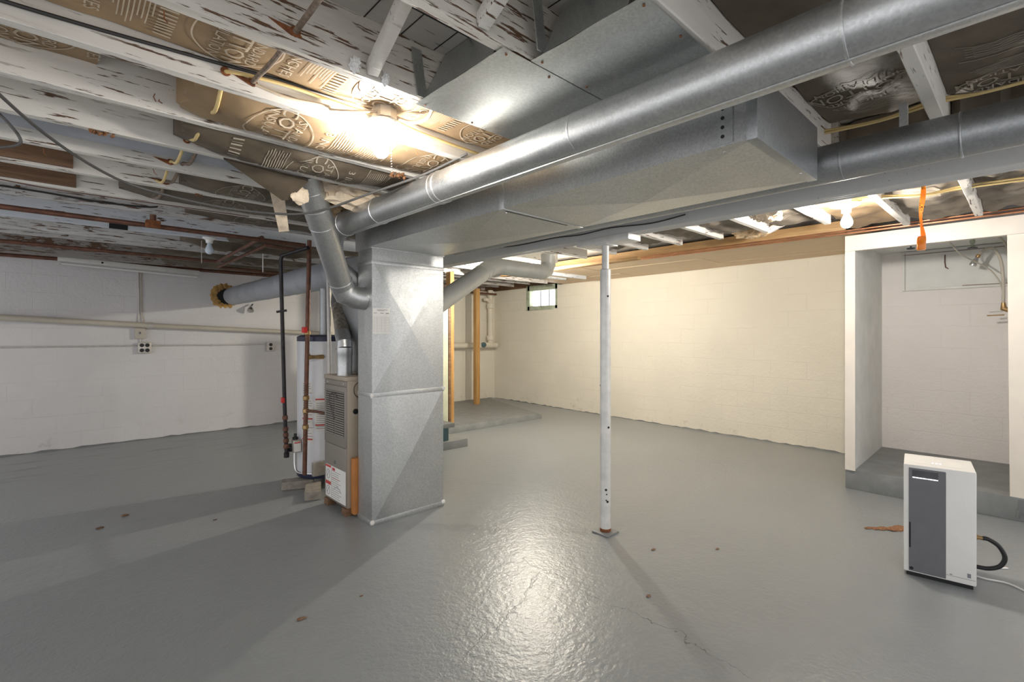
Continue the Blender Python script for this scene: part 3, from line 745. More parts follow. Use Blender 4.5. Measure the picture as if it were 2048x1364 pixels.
t = thing('bulb_fixture', 'lit bulb half hidden behind the pale level duct past the girder', 'light', (4.40, 4.355, 2.2))
finish('lamp_holder', B().lathe([(.06, 2.2), (.06, 2.192), (.03, 2.185), (.026, 2.165)], (4.40, 4.355, 0), 24), M['porcelain'], t)
b = B(); bulb(b, (4.40, 4.355, 2.105), .034, .015, .07); finish('light_bulb', b, M['bulb3'], t)
# ================================================================== furnace, water heater, pipes
FX, FY0, FY1, FZ = 1.55, 3.46, 3.865, 1.03
t = thing('furnace', 'narrow tan furnace with louvred taupe front and white warning labels', 'furnace', (1.8, 3.66, 0))
finish('cabinet', B().box(FX + .012, 2.12, FY0, FY1, .055, FZ - .03), M['tan'], t, bevel=.004)
finish('top_cap', B().box(FX, 2.125, FY0 - .004, FY1 + .004, FZ - .032, FZ), M['tan'], t, bevel=.004)
finish('upper_front', B().box(FX + .002, FX + .02, FY0 + .004, FY1 - .004, .50, FZ - .075), M['taupe'], t, bevel=.005)
finish('front_header', B().box(FX + .004, FX + .02, FY0 + .004, FY1 - .004, FZ - .072, FZ - .034), M['taupe'], t, bevel=.003)
finish('lower_front', B().box(FX + .004, FX + .02, FY0 + .004, FY1 - .004, .06, .495), M['taupe'], t, bevel=.004)
b = B()
for y0, y1 in ((3.498, 3.652), (3.668, 3.822)): b.box(FX - .0005, FX + .003, y0, y1, .575, .915)
g = finish('louvre_grille', b, M['black'], t)
b = B()
for y0, y1 in ((3.496, 3.654), (3.666, 3.824)):
    for k in range(20):
        z = .578 + .0172 * k; b.hexa([(FX - .004, y0, z), (FX + .001, y0, z), (FX + .001, y1, z), (FX - .004, y1, z)], [(FX - .001, y0, z + .0085), (FX + .001, y0, z + .0085), (FX + .001, y1, z + .0085), (FX - .001, y1, z + .0085)])
finish('louvre', b, M['taupe'], t)
b = B().tube([(FX - .006, 3.74, .88), (FX - .014, 3.73, .83), (FX - .01, 3.70, .78), (FX - .012, 3.68, .75), (FX - .006, 3.66, .70)], .0035, 8, 5)
b.tube([(FX - .005, 3.73, .885), (FX - .012, 3.64, .90), (FX - .006, 3.60, .86)], .003, 8, 5)
finish('dangling_wire', b, M['greycable'], t)
for y in (3.51, 3.80): finish('screw', B().lathe([(.008, 0), (.007, .004), (.001, .005)], (FX + .004, y, .975), 12, (-1, 0, 0)), M['chrome'], t)
finish('latch_knob', B().lathe([(.014, 0), (.012, .006), (.001, .007)], (FX + .004, 3.66, .365), 16, (-1, 0, 0)), M['slate'], t)
def label_x(nm, y0, y1, z0, z1, lines, head=None, pic=None):
    o = finish(nm, B().box(FX + .0025, FX + .004, y0, y1, z0, z1), M['paper'], t)
    b = B()
    for k in range(lines):
        z = z0 + .012 + (z1 - z0 - .05) * k / max(1, lines - 1); w = (y1 - y0) * (.55 + .4 * random.random())
        b.box(FX + .0018, FX + .0026, y1 - .008 - w * .85, y1 - .008, z, z + .0028)
    if lines: finish('small_print', b, M['ink'], o)
    if head: finish('red_band', B().box(FX + .0018, FX + .0026, y0 + .002, y1 - .002, head[0], head[1]), M['redink'], o)
    if pic:
        b = B().tube([(FX + .002, (y0 + y1) / 2 + .03 * math.cos(a * PI / 8), (z0 + z1) / 2 - .01 + .035 * math.sin(a * PI / 8)) for a in range(17)], .0018, 6)
        b.bar((FX + .002, (y0 + y1) / 2 + .02, (z0 + z1) / 2 - .03), (FX + .002, (y0 + y1) / 2 - .02, (z0 + z1) / 2 + .02), .004, .002, up=(1, 0, 0)); finish('pictogram', b, M['ink'], o)
    return o
label_x('warning_label', 3.735, 3.835, .20, .325, 0, (.305, .322), True)
label_x('warning_label', 3.735, 3.835, .075, .198, 0, (.170, .196), True)
o = label_x('instruction_label', 3.472, 3.728, .075, .325, 13)
b = B().tube([(FX + .0022, 3.69 - .012 * k, .15 + .035 * math.sin(PI * k / 12) - .006 * (k % 3)) for k in range(13)], .0014, 6); finish('line_drawing', b, M['ink'], o)
b = B().box(FX + .0016, FX + .0026, 3.66, 3.71, .295, .315); b.box(FX + .0016, FX + .0026, 3.58, 3.72, .235, .238); finish('red_band', b, M['redink'], o)
finish('hole_plug', B().lathe([(.021, 0), (.019, .006), (.001, .008)], (1.625, FY0, .77), 24, (0, -1, 0)), M['black'], t)
b = B().tube([(1.672 + .062 * math.cos(a), FY0 - .001, .93 + .062 * math.sin(a)) for a in [PI * .45 + PI * .95 * k / 16 for k in range(17)] if not 2.95 < a < 3.3], .0028, 6)
finish('knockout_slot', b, M['black'], t)
for z in (.36, .24): finish('screw_hole', B().lathe([(.005, 0), (.005, .001)], (1.60, FY0, z), 10, (0, -1, 0)), M['black'], t)
for x, y in ((FX + .03, FY0 + .03), (FX + .03, FY1 - .05), (2.08, FY0 + .03), (2.08, FY1 - .05)): finish('foot', B().box(x - .035, x + .035, y - .035, y + .035, 0, .055), M['rawbrown'], t, bevel=.004)
# flue pipe off the furnace top
t = thing('flue_pipe', 'stained metal flue pipe rising and leaning back from the furnace top', 'pipe', (1.62, 3.64, FZ))
finish('collar', B().lathe([(.056, 0), (.056, .085)], (1.62, 3.64, FZ), 32), M['galv'], t)
finish('lower_sleeve', B().lathe([(.058, .08), (.058, .16), (.0605, .165), (.0605, .215)], (1.62, 3.64, FZ), 32), M['galv'], t)
finish('elbow', B().tube([(1.62, 3.64, FZ + .21), (1.622, 3.65, FZ + .25), (1.632, 3.69, FZ + .29), (1.645, 3.735, FZ + .32)], .059, 32), M['galv'], t, sharp=12)
finish('leaning_pipe', B().tube([(1.64, 3.72, FZ + .31), (1.725, 3.99, 1.585)], .0565, 32), M['flue'], t)
finish('upper_elbow', B().tube([(1.72, 3.98, 1.575), (1.74, 4.04, 1.62), (1.765, 4.08, 1.69), (1.78, 4.11, 1.775)], .058, 32), M['galvd'], t, sharp=12)
tag(finish('furnace_filter', B().box(1.584, 2.0, 3.394, 3.45, .022, .43), M['filter'], bevel=.002), 'orange cardboard filter edge stuck between furnace and standing duct', 'filter')
# water heater
HX, HY, HR = 1.80, 4.47, .235
t = thing('water_heater', 'white cylindrical water heater standing on pavers behind the furnace', 'water heater', (HX, HY, .075))
finish('tank', B().lathe([(HR - .004, .10), (HR, .115), (HR, 1.295), (HR - .003, 1.30)], (HX, HY, 0), 64), M['heaterwhite'], t)
finish('top_cap', B().lathe([(HR + .003, 1.285), (HR + .003, 1.325), (HR - .03, 1.34), (.01, 1.345)], (HX, HY, 0), 64), M['navy'], t)
finish('base_ring', B().lathe([(HR - .05, .075), (HR + .002, .08), (HR + .006, .095), (HR + .004, .125), (HR - .02, .126)], (HX, HY, 0), 64), M['navy'], t)
finish('vent_stub', B().lathe([(.045, 1.34), (.045, 1.78)], (HX, HY, 0), 24), M['galvd'], t)
def cyl_patch(b, a0, a1, z0, z1, off=.0012, n=10):
    for i in range(n):
        u, v = math.radians(a0 + (a1 - a0) * i / n), math.radians(a0 + (a1 - a0) * (i + 1) / n); r = HR + off
        b.poly([(HX + r * math.cos(u), HY + r * math.sin(u), z0), (HX + r * math.cos(v), HY + r * math.sin(v), z0), (HX + r * math.cos(v), HY + r * math.sin(v), z1), (HX + r * math.cos(u), HY + r * math.sin(u), z1)])
    bmesh.ops.remove_doubles(b.bm, verts=b.bm.verts, dist=1e-6); return b
# angles: 248 deg faces the camera, smaller = towards the picture's edge of the tank
def hlabel(nm, a0, a1, z0, z1, red, lines):
    o = finish(nm, cyl_patch(B(), a0, a1, z0, z1), M['paper'], t)
    for z in red: finish('red_band', cyl_patch(B(), a0 + 1, a1 - 1, z, z + .012, .002), M['redink'], o)
    b = B()
    for z in lines:
        w = (a1 - a0) * (.5 + .4 * random.random()); cyl_patch(b, a0 + 3, a0 + 3 + w, z, z + .004, .002, 6)
    if lines: finish('small_print', b, M['ink'], o)
hlabel('instruction_label', 228, 262, .50, .79, (.77, .545), [.52 + .017 * k for k in range(14)])
hlabel('instruction_label', 262, 292, .40, .79, (.77, .53), [.42 + .017 * k for k in range(20)])
hlabel('warning_label', 196, 224, .40, .80, (.60, .42), [.45 + .025 * k for k in range(6)] + [.64 + .02 * k for k in range(7)])
hlabel('warning_label', 196, 222, .82, .93, (), [.83 + .02 * k for k in range(5)])
hlabel('rating_label', 270, 292, 1.06, 1.23, (1.21,), [1.08 + .02 * k for k in range(5)])
finish('round_emblem', B().lathe([(.026, 0), (.026, .004), (.001, .0045)], (HX + HR * math.cos(math.radians(212)), HY + HR * math.sin(math.radians(212)), 1.16), 20, (math.cos(math.radians(212)), math.sin(math.radians(212)), 0)), M['slate'], t)
finish('burner_cover', B().box(1.60, 1.70, 4.222, 4.26, .12, .24), M['boxsteel'], t, bevel=.004)
v = thing('gas_control', 'x', 'x', (1.53, 4.45, .36)); del v['label']; del v['category']
v.parent = t; v.location = Vector((1.53, 4.45, .36)) - Vector(t['_w']); v['_w'] = t['_w']
v2 = bpy.data.objects; v['_w'] = (1.53, 4.45, .36)
finish('valve_body', B().box(1.495, 1.565, 4.40, 4.50, .31, .42), M['boxsteel'], v, bevel=.006)
finish('valve_label', B().box(1.502, 1.558, 4.3975, 4.3995, .318, .405), M['paper'], v)
finish('red_strip', B().box(1.504, 1.556, 4.396, 4.398, .392, .402), M['redink'], v)
finish('control_knob', B().lathe([(.024, 0), (.024, .02), (.014, .022), (.012, .05), (.001, .052)], (1.53, 4.45, .42), 20), M['black'], v)
finish('dial', B().lathe([(.02, 0), (.018, .025), (.001, .027)], (1.50, 4.45, .335), 16, (-1, -.3, 0)), M['black'], v)
finish('gas_tube', B().tube([(1.515, 4.43, .31), (1.512, 4.42, .2), (1.525, 4.40, .14), (1.58, 4.36, .125), (1.625, 4.27, .13)], .007, 10, 6), M['chrome'], t)
finish('relief_valve', B().tube([(1.70, 4.26, 1.15), (1.62, 4.25, 1.15), (1.575, 4.26, 1.15)], [.02, .015, .02], 14), M['brass'], t)
for p0, p1, h in (((1.42, 4.46), (1.66, 4.36), .07), ((1.50, 3.98), (1.61, 4.24), .07), ((1.86, 4.58), (2.0, 4.66), .07)):
    tag(finish('paver', B().bar((*p0, h / 2 + .002), (*p1, h / 2 + .002), .12, h), M['brick'], bevel=.006),
        {3.98: 'grey paver block under the heater, the one touching the furnace side', 4.46: 'grey paver block under the heater below the gas control', 4.58: 'grey paver block at the back under the white heater'}[p0[1]], 'paver')
# vertical pipes by the heater
t = thing('gas_pipe', 'thin black iron gas pipe dropping beside the white water heater', 'pipe', (1.455, 4.45, .28))
finish('pipe_run', B().tube([(1.52, 4.12, 2.07), (1.415, 4.43, 2.03), (1.407, 4.45, 1.99), (1.44, 4.45, .72), (1.456, 4.45, .285)], .0165, 14), M['blackpipe'], t)
b = B()
for z in (.62, .52, .47, .42, .37): b.lathe([(.017, -.02), (.023, -.012), (.023, .012), (.017, .02)], (1.4407 + (.72 - z) * .0368, 4.45, z), 14)
finish('pipe_coupling', b, M['rustpipe'], t)
finish('end_cap', B().lathe([(.022, 0), (.023, .04), (.017, .045)], (1.456, 4.45, .272), 14), M['blackpipe'], t)
finish('tee_outlet', B().tube([(1.447, 4.45, .375), (1.50, 4.45, .37)], .016, 12), M['blackpipe'], t)
finish('shutoff_handle', B().box(1.405, 1.43, 4.41, 4.45, .755, .80), M['red'], t, bevel=.006)
finish('pipe_clamp', B().bar((1.37, 4.44, 1.54), (1.45, 4.43, 1.555), .02, .02), M['blackpipe'], t)
t = thing('iron_pipe', 'rusty brown vertical pipe in front of the white water heater', 'pipe', (1.55, 4.27, .15))
finish('pipe_run', B().tube([(1.585, 4.27, 2.16), (1.582, 4.27, 2.0), (1.5445, 4.27, .14)], .0185, 14), M['rustpipe'], t)
b = B()
for z in (1.36, .80, .69, .55): b.lathe([(.019, -.022), (.026, -.014), (.026, .014), (.019, .022)], (1.5445 + (z - .14) * .0202, 4.27, z), 14)
finish('pipe_coupling', b, M['brass'], t)
finish('branch_pipe', B().tube([(1.557, 4.26, .69), (1.58, 4.1, .70), (1.60, 3.868, .70)], .013, 12), M['rustpipe'], t)
finish('shutoff_handle', B().box(1.515, 1.552, 4.22, 4.262, 1.36, 1.41), M['red'], t, bevel=.006)
tag(finish('white_pipe', B().tube([(1.60, 3.905, 1.85), (1.612, 3.905, 1.0)], .0155, 14), M['conduit']), 'thin whitish upright pipe between furnace flue and water heater', 'pipe')
# ceiling pipes on the far left
t = thing('iron_pipe', 'long rusty iron pipe running level under the joists with a square tee', 'pipe', (.4, 4.40, 2.15))
finish('pipe_run', B().tube([(-1.5, 4.40, 2.155), (1.62, 4.46, 2.145)], .0175, 14), M['rustpipe'], t)
finish('tee_fitting', B().box(.46, .55, 4.375, 4.43, 2.128, 2.182), M['rust'], t, bevel=.008)
finish('riser', B().tube([(.505, 4.40, 2.16), (.505, 4.40, 2.36)], .02, 14), M['rustpipe'], t)
tag(finish('iron_pipe', B().tube([(1.25, 4.42, 2.16), (1.25, 6.0, 2.13), (-.9, 6.02, 2.15)], .017, 12), M['rustpipe']), 'brown ceiling pipe bending at a corner, darker of the two near the wall', 'pipe')
tag(finish('iron_pipe', B().tube([(1.62, 4.62, 2.12), (1.35, 4.65, 2.14), (1.34, 6.4, 2.12), (2.6, 6.45, 2.1)], .016, 12), M['rustpipe']), 'brown ceiling pipe that bends toward the big grey wall duct', 'pipe')
tag(finish('iron_pipe', B().tube([(-1.2, 7.55, 2.205), (2.6, 7.57, 2.195)], .02, 12), M['rustpipe']), 'dark brown pipe running level just in front of the block wall top', 'pipe')
# ------------------------------------------------------------------ on the block wall
yw = lambda x: wl(x)
t = thing('drain_pipe', 'long beige pipe sloping gently along the grey block wall', 'pipe', (.7, 7.68, 1.46))
finish('pipe_run', B().tube([(-1.5, 7.66, 1.587), (.86, 7.675, 1.457)], .034, 24), M['beigepipe'], t)
finish('far_run', B().tube([(.83, 7.675, 1.458), (3.2, 7.69, 1.352)], .032, 24), M['beigepipe'], t)
finish('coupling', B().tube([(.82, 7.675, 1.459), (.89, 7.675, 1.456)], .039, 24), M['conduit'], t)
t = thing('wiring_conduit', 'thin level conduit along the block wall linking the outlets', 'conduit', (.8, 7.73, 1.2))
finish('pipe_run', B().tube([(-1.5, 7.715, 1.206), (.73, 7.735, 1.2), (2.25, 7.75, 1.196)], .009, 12), M['conduit'], t)
for x in (.23, 1.55): finish('clip', B().lathe([(.02, -.006), (.02, .006)], (x, wl(x) - .006, 1.195), 14, (0, 1, 0)), M['conduit'], t)
t = thing('light_switch', 'pale switch box on the block wall just above the four-socket outlet', 'switch', (.752, 7.73, 1.3))
finish('box', B().box(.70, .804, wl(.75) - .05, wl(.75), 1.29, 1.425), M['beigepipe'], t, bevel=.004)
finish('toggle', B().box(.743, .759, wl(.75) - .062, wl(.75) - .048, 1.35, 1.378), M['slate'], t, bevel=.003)
t = thing('wall_outlet', 'square metal outlet box with four sockets on the block wall', 'outlet', (.80, 7.73, 1.17))
finish('box', B().box(.728, .868, wl(.8) - .05, wl(.8), 1.105, 1.245), M['boxsteel'], t, bevel=.008)
for x in (.77, .826):
    for z in (1.143, 1.207): finish('socket', B().lathe([(.024, 0), (.022, .008), (.001, .009)], (x, wl(.8) - .05, z), 18, (0, -1, 0)), M['black'], t)
t = thing('wall_outlet', 'double outlet at the far end of the level conduit near the heater', 'outlet', (2.30, 7.74, 1.15))
finish('box', B().box(2.243, 2.357, wl(2.3) - .05, wl(2.3), 1.095, 1.228), M['conduit'], t, bevel=.006)
for z in (1.133, 1.192): finish('socket', B().lathe([(.024, 0), (.022, .008), (.001, .009)], (2.30, wl(2.3) - .05, z), 18, (0, -1, 0)), M['black'], t)
t = thing('wiring_conduit', 'pair of upright conduits down the block wall to the switch box', 'conduit', (.75, 7.73, 1.43))
finish('pipe_run', B().tube([(.735, wl(.7) - .012, 2.19), (.742, wl(.7) - .012, 1.75), (.738, wl(.7) - .012, 1.42)], .008, 10), M['conduit'], t)
finish('loose_wire', B().tube([(.765, wl(.7) - .012, 2.19), (.77, wl(.7) - .012, 1.80), (.775, wl(.7) - .014, 1.6), (.79, wl(.7) - .02, 1.53), (.80, wl(.7) - .02, 1.43)], .005, 8, 4), M['beigecable'], t)
finish('short_run', B().tube([(.757, wl(.7) - .012, 1.3), (.757, wl(.7) - .012, 1.23)], .009, 8), M['conduit'], t)
t = thing('fluorescent_light', 'unlit fluorescent strip light hung along the top of the block wall', 'light', (.66, 7.4, 2.1))
finish('housing', B().bar((-.01, 7.42, 2.19), (1.335, 7.42, 2.14), .11, .055), M['fixture'], t, bevel=.006)
finish('tube', B().tube([(.02, 7.385, 2.138), (1.31, 7.385, 2.088)], .0135, 16), M['tube'], t)
for x, z in ((.005, 2.15), (1.32, 2.10)): finish('end_socket', B().box(x - .01, x + .01, 7.37, 7.43, z - .03, z + .03), M['conduit'], t, bevel=.003)
finish('knockout_hole', B().lathe([(.011, 0), (.011, .001)], (.37, 7.364, 2.177), 14, (0, -1, 0)), M['black'], t)
t = thing('flood_lamp', 'small chrome clamp lamp hanging below the big grey wall duct', 'lamp', (2.03, 7.6, 1.69))
finish('lamp_head', B().lathe([(.045, 0), (.04, .03), (.02, .07), (.012, .09)], (2.0, 7.62, 1.68), 18, (.2, .5, .8)), M['chrome'], t)
finish('stem', B().tube([(2.02, 7.66, 1.75), (2.05, 7.70, 1.78)], .01, 10), M['darkmetal'], t)
t = thing('old_bulb_fixture', 'unlit bluish bulb in a white holder hanging from flaking joists', 'light', (.97, 4.95, 2.15))
finish('lamp_holder', B().lathe([(.055, 2.198), (.055, 2.19), (.03, 2.175), (.026, 2.15)], (.97, 4.95, 0), 20), M['porcelain'], t)
b = B(); bulb(b, (.97, 4.95, 2.085), .034, .016, .07); finish('light_bulb', b, M['oldbulb'], t)
finish('pull_cord', B().tube([(.93, 5.05, 2.18), (.93, 5.05, 1.98)], .003, 6), M['conduit'], t)
tag(finish('pull_cord', B().tube([(1.52, 5.35, 2.19), (1.52, 5.35, 1.98)], .005, 6), M['whiteplastic']), 'white pull cord hanging from the ceiling between the brown pipes', 'cord')
# ------------------------------------------------------------------ far corner
t = thing('drain_stack', 'cream painted drain pipe with hubs standing in the far corner', 'pipe', (6.5, 7.6, 1.1))
finish('pipe_run', B().lathe([(.055, 1.12), (.055, 2.25)], (6.50, 7.62, 0), 24), M['whitepipe'], t)
b = B()
for z in (1.27, 1.92): b.lathe([(.056, -.05), (.075, -.04), (.078, .03), (.07, .05), (.056, .05)], (6.50, 7.62, z), 24)
finish('hub', b, M['whitepipe'], t)
finish('side_branch', B().tube([(6.50, 7.61, 2.0), (6.42, 7.58, 2.03), (6.36, 7.57, 2.06), (6.30, 7.57, 2.05)], .036, 16), M['whitepipe'], t)
finish('horizontal_run', B().tube([(5.3, 7.64, 1.125), (6.66, 7.62, 1.12)], .058, 24), M['whitepipe'], t)
finish('clean_out_cap', B().lathe([(.055, 0), (.05, .03), (.02, .035), (.018, .05)], (6.27, 7.565, 1.13), 20, (-.35, -1, 0)), M['teal'], t)
tag(finish('corner_pipe', B().tube([(5.2, 7.5, 2.17), (6.55, 7.5, 2.16)], .02, 12), M['rustpipe']), 'short brown pipe over the cream drain stack', 'pipe')
tag(finish('wooden_post', B().box(5.70, 5.79, 7.09, 7.18, .022, 2.2), M['firz'], bevel=.004), 'orange-brown wooden post standing on the raised slab by the drain stack', 'post')
tag(finish('wooden_post', B().box(3.89, 3.955, 5.40, 5.50, .066, 2.2), M['firz'], bevel=.004), 'wooden stud on the slab edge next to the pale green board', 'post')
tag(finish('wooden_cleat', B().box(3.847, 3.886, 5.38, 5.42, .066, 1.70), M['rawbrown'], bevel=.003), 'shorter brown strip fixed beside the wooden stud', 'post')
tag(finish('green_board', B().box(3.66, 3.843, 5.385, 5.425, .066, 1.87), M['stringer'], bevel=.003), 'tall pale green board just past the standing duct', 'board')
t = thing('stairs', 'grey painted steps peeping out behind the standing duct', 'stairs', (3.2, 4.9, 0))
finish('step', B().box(2.85, 3.60, 4.64, 5.30, 0, .095), M['slab'], t, bevel=.006)
finish('step', B().box(2.6, 3.42, 4.66, 5.30, .25, .30), M['slabd'], t, bevel=.004)
finish('riser', B().box(2.6, 3.36, 4.70, 5.30, .095, .25), M['teal'], t)
# ================================================================== insulation batts between the joists
_T = {}
def word(s):
    if s not in _T:
        cu = bpy.data.curves.new('w', 'FONT'); cu.body = s; cu.size = 1; cu.align_x = 'CENTER'; cu.align_y = 'CENTER'; cu.resolution_u = 2
        ob = bpy.data.objects.new('w', cu); COL.objects.link(ob); bpy.context.view_layer.update()
        me = bpy.data.meshes.new_from_object(ob.evaluated_get(bpy.context.evaluated_depsgraph_get()))
        bpy.data.objects.remove(ob); _T[s] = me
    return _T[s]
def batt(name, label, x0, x1, y0, y1, zb, sag, mat, pmat, prints=(), oval=False, wr=.012, seed=0, grp='paper-faced insulation batts'):
    def zf(x, y):
        u, v = (x - x0) / (x1 - x0), (y - y0) / (y1 - y0)
        k = math.sin(PI * min(1, max(0, v))) ** .6
        e = min(1, (u * 7)) if u < .5 else 1
        return zb - sag * k * (.45 + .55 * math.sin(PI * min(1, max(0, u * 1.15))) ** .8) + wr * noise.fractal(Vector((x * 4 + seed, y * 9, seed * 3.1)), .9, 2, 3) + (1 - e) * .02
    b = B(); nx, ny = max(6, int((x1 - x0) / .035)), 12
    V = [[b.bm.verts.new((x0 + (x1 - x0) * i / nx + (.05 * noise.noise(Vector((j * .6, seed, 0))) if i == 0 else 0), y0 + (y1 - y0) * j / ny, zf(x0 + (x1 - x0) * i / nx, y0 + (y1 - y0) * j / ny))) for j in range(ny + 1)] for i in range(nx + 1)]
    W = [[b.bm.verts.new((v.co.x, v.co.y, SUB - .012)) for v in r] for r in V]
    for i in range(nx):
        for j in range(ny):
            b.bm.faces.new((V[i][j], V[i + 1][j], V[i + 1][j + 1], V[i][j + 1])); b.bm.faces.new((W[i][j], W[i][j + 1], W[i + 1][j + 1], W[i + 1][j]))
        b.bm.faces.new((V[i][0], W[i][0], W[i + 1][0], V[i + 1][0])); b.bm.faces.new((V[i][ny], V[i + 1][ny], W[i + 1][ny], W[i][ny]))
    for j in range(ny):
        b.bm.faces.new((V[0][j], V[0][j + 1], W[0][j + 1], W[0][j])); b.bm.faces.new((V[nx][j], W[nx][j], W[nx][j + 1], V[nx][j + 1]))
    t = tag(finish(name, b, mat, sharp=50), label, 'insulation', grp)
    P = B(); yc0 = (y0 + y1) / 2
    def put(s, xc, yc, size, sx=1.):
        me = word(s); n0 = len(P.bm.verts); P.bm.from_mesh(me); P.bm.verts.ensure_lookup_table()
        for v in P.bm.verts[n0:]:
            x, y = xc + v.co.y * size, yc + v.co.x * size * sx; v.co = (x, y, zf(x, y) - .004)
    def stripe(xc, ya, yb, w=.003):
        n = 6
        for i in range(n):
            c0, c1 = ya + (yb - ya) * i / n, ya + (yb - ya) * (i + 1) / n
            P.poly([(a, c, zf(a, c) - .004) for a, c in ((xc - w / 2, c0), (xc + w / 2, c0), (xc + w / 2, c1), (xc - w / 2, c1))])
    def loop(xc, yc, rx, ry, w=.005):
        n = 48
        for i in range(n):
            q = lambda k, r: (xc + (rx + r) * math.cos(2 * PI * k / n), yc + (ry + r) * math.sin(2 * PI * k / n))
            p = [q(i, 0), q(i + 1, 0), q(i + 1, w), q(i, w)]
            p = [(x, min(y1 - .004, max(y0 + .004, y)), zf(x, min(y1, max(y0, y))) - .004) for x, y in p]
            if len({(round(a, 5), round(c, 5)) for a, c, _ in p}) == 4: P.poly(p)
    for (kind, xc) in prints:
        if kind == 'logo':
            if oval: loop(xc, yc0, .085, .158)
            else: loop(xc, yc0, .125, .15)
            put('STANDARD', xc + .055, yc0, .05, .95); put('COTTON', xc, yc0, .085, .95); put('INSULATION', xc - .055, yc0, .05, .95)
        elif kind == 'inch': put('3 INCHES', xc, yc0, .05, 1.1)
        elif kind == 'lines':
            for k in range(9): stripe(xc + .011 * k, yc0 - .12 - .01 * (k % 3), yc0 + .02 + .1 * random.random(), .0035)
        elif kind == 'box':
            for xx in (xc - .012, xc + .115): stripe(xx, yc0 - .14, yc0 + .14, .004)
            for k in range(9): stripe(xc + .011 * k, yc0 - .12, yc0 + .10 + .02 * (k % 2), .0035)
        elif kind == 'ticks':
            for k in range(14): 
                yy = yc0 - .14 + .02 * k
                P.poly([(a, c, zf(a, c) - .004) for a, c in ((xc, yy), (xc + .045, yy), (xc + .045, yy + .007), (xc, yy + .007))])
    if prints: finish('printed_lettering', P, pmat, t)
    else: P.bm.free()
    return t
K, KD, PR, PD = M['kraft'], M['kraftd'], M['print'], M['printd']
pat = lambda x, n: sum([[('logo', x + .52 * k), ('inch', x + .52 * k + .165), ('lines', x + .52 * k + .21), ('ticks', x + .52 * k - .21)] for k in range(n)], [])
batt('insulation_batt', 'flat tan printed paper batt between the cable-hole joist and the bulb joist', -.9, 1.75, 1.548, 1.885, 2.285, .01, K, PR, pat(-.1, 4), seed=1, wr=.006)
batt('insulation_batt', 'printed tan paper batt sagging just behind the lit bulb, reading 3 INCHES', .34, 1.6, 1.94, 2.277, 2.225, .055, K, PR, [('logo', .66), ('inch', .83), ('lines', .865), ('box', 1.0), ('logo', 1.35)], seed=2)
batt('insulation_batt', 'upper flat paper batt strip near the frame edge behind the bulb joist', -1.5, .10, 1.94, 2.277, 2.31, .012, K, PR, pat(-.6, 2), seed=3, wr=.006)
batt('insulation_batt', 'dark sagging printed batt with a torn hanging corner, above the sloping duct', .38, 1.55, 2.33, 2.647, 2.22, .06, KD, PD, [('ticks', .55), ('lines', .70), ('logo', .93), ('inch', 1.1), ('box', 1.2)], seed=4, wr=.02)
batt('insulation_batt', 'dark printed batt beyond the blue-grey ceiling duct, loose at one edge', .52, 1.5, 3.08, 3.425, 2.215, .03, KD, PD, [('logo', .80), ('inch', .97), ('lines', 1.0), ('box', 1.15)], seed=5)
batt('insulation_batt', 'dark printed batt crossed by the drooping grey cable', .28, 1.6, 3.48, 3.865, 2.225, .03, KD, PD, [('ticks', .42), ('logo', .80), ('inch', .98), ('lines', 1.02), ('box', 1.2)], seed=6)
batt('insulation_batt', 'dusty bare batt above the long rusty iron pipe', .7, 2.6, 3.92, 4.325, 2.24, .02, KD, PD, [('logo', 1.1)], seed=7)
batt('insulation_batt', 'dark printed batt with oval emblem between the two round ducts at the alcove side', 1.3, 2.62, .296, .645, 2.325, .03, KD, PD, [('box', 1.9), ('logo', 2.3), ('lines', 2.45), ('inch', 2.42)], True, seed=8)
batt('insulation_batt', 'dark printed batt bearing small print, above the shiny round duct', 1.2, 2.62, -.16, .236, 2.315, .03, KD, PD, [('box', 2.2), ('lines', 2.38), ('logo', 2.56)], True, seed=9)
for k, (y0, y1, x0, x1, lab) in enumerate(((5.20, 5.55, .85, 2.3, 'dark sagging batt added as shade behind the unlit bluish bulb'), (6.02, 6.37, .6, 2.4, 'dark batt added as shade above the big grey wall duct'), (6.84, 7.19, .9, 2.5, 'dark batt added as shade nearest the block wall, above the fluorescent fixture end'), (4.79, 5.14, 1.15, 2.4, 'dark batt added as shade over the bend of the brown ceiling pipe'))):  # extra dark batts put here to stand in for shadow among the back joists
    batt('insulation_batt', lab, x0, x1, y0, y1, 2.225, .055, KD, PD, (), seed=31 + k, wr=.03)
RB = [(-.12, .242, 'wrinkled batt beyond the girder nearest the front wall of the alcove'), (.293, .652, 'wrinkled shiny printed batt beyond the girder, behind the amber flypaper'), (.70, 1.062, 'wrinkled printed batt around the porcelain bulb holder beyond the girder'),
      (1.11, 1.50, 'crumpled printed batt with torn corner on the other side of the porcelain bulb'), (1.55, 1.892, 'dusty sagging batt by the sawn-off joist past the girder'), (1.94, 2.282, 'dusty sagging batt just past the post top'),
      (2.33, 2.652, 'dusty batt past the girder between the second and third stubs beyond the post'), (2.70, 3.03, 'dusty crumpled batt past the girder, closest to the hidden lamp')]
for k, (y0, y1, lab) in enumerate(RB):
    batt('insulation_batt', lab, 2.83, 4.3 if k > 2 else 4.92, y0, y1, 2.255 if k != 2 else 2.26, (.03 if k != 2 else .0), M['kraftm'] if k != 2 else K, PR if k < 4 else M['printd'], [('logo', 3.5), ('lines', 3.7), ('inch', 3.2), ('box', 3.95)] if k < 4 else (), True, .03, 11 + k)
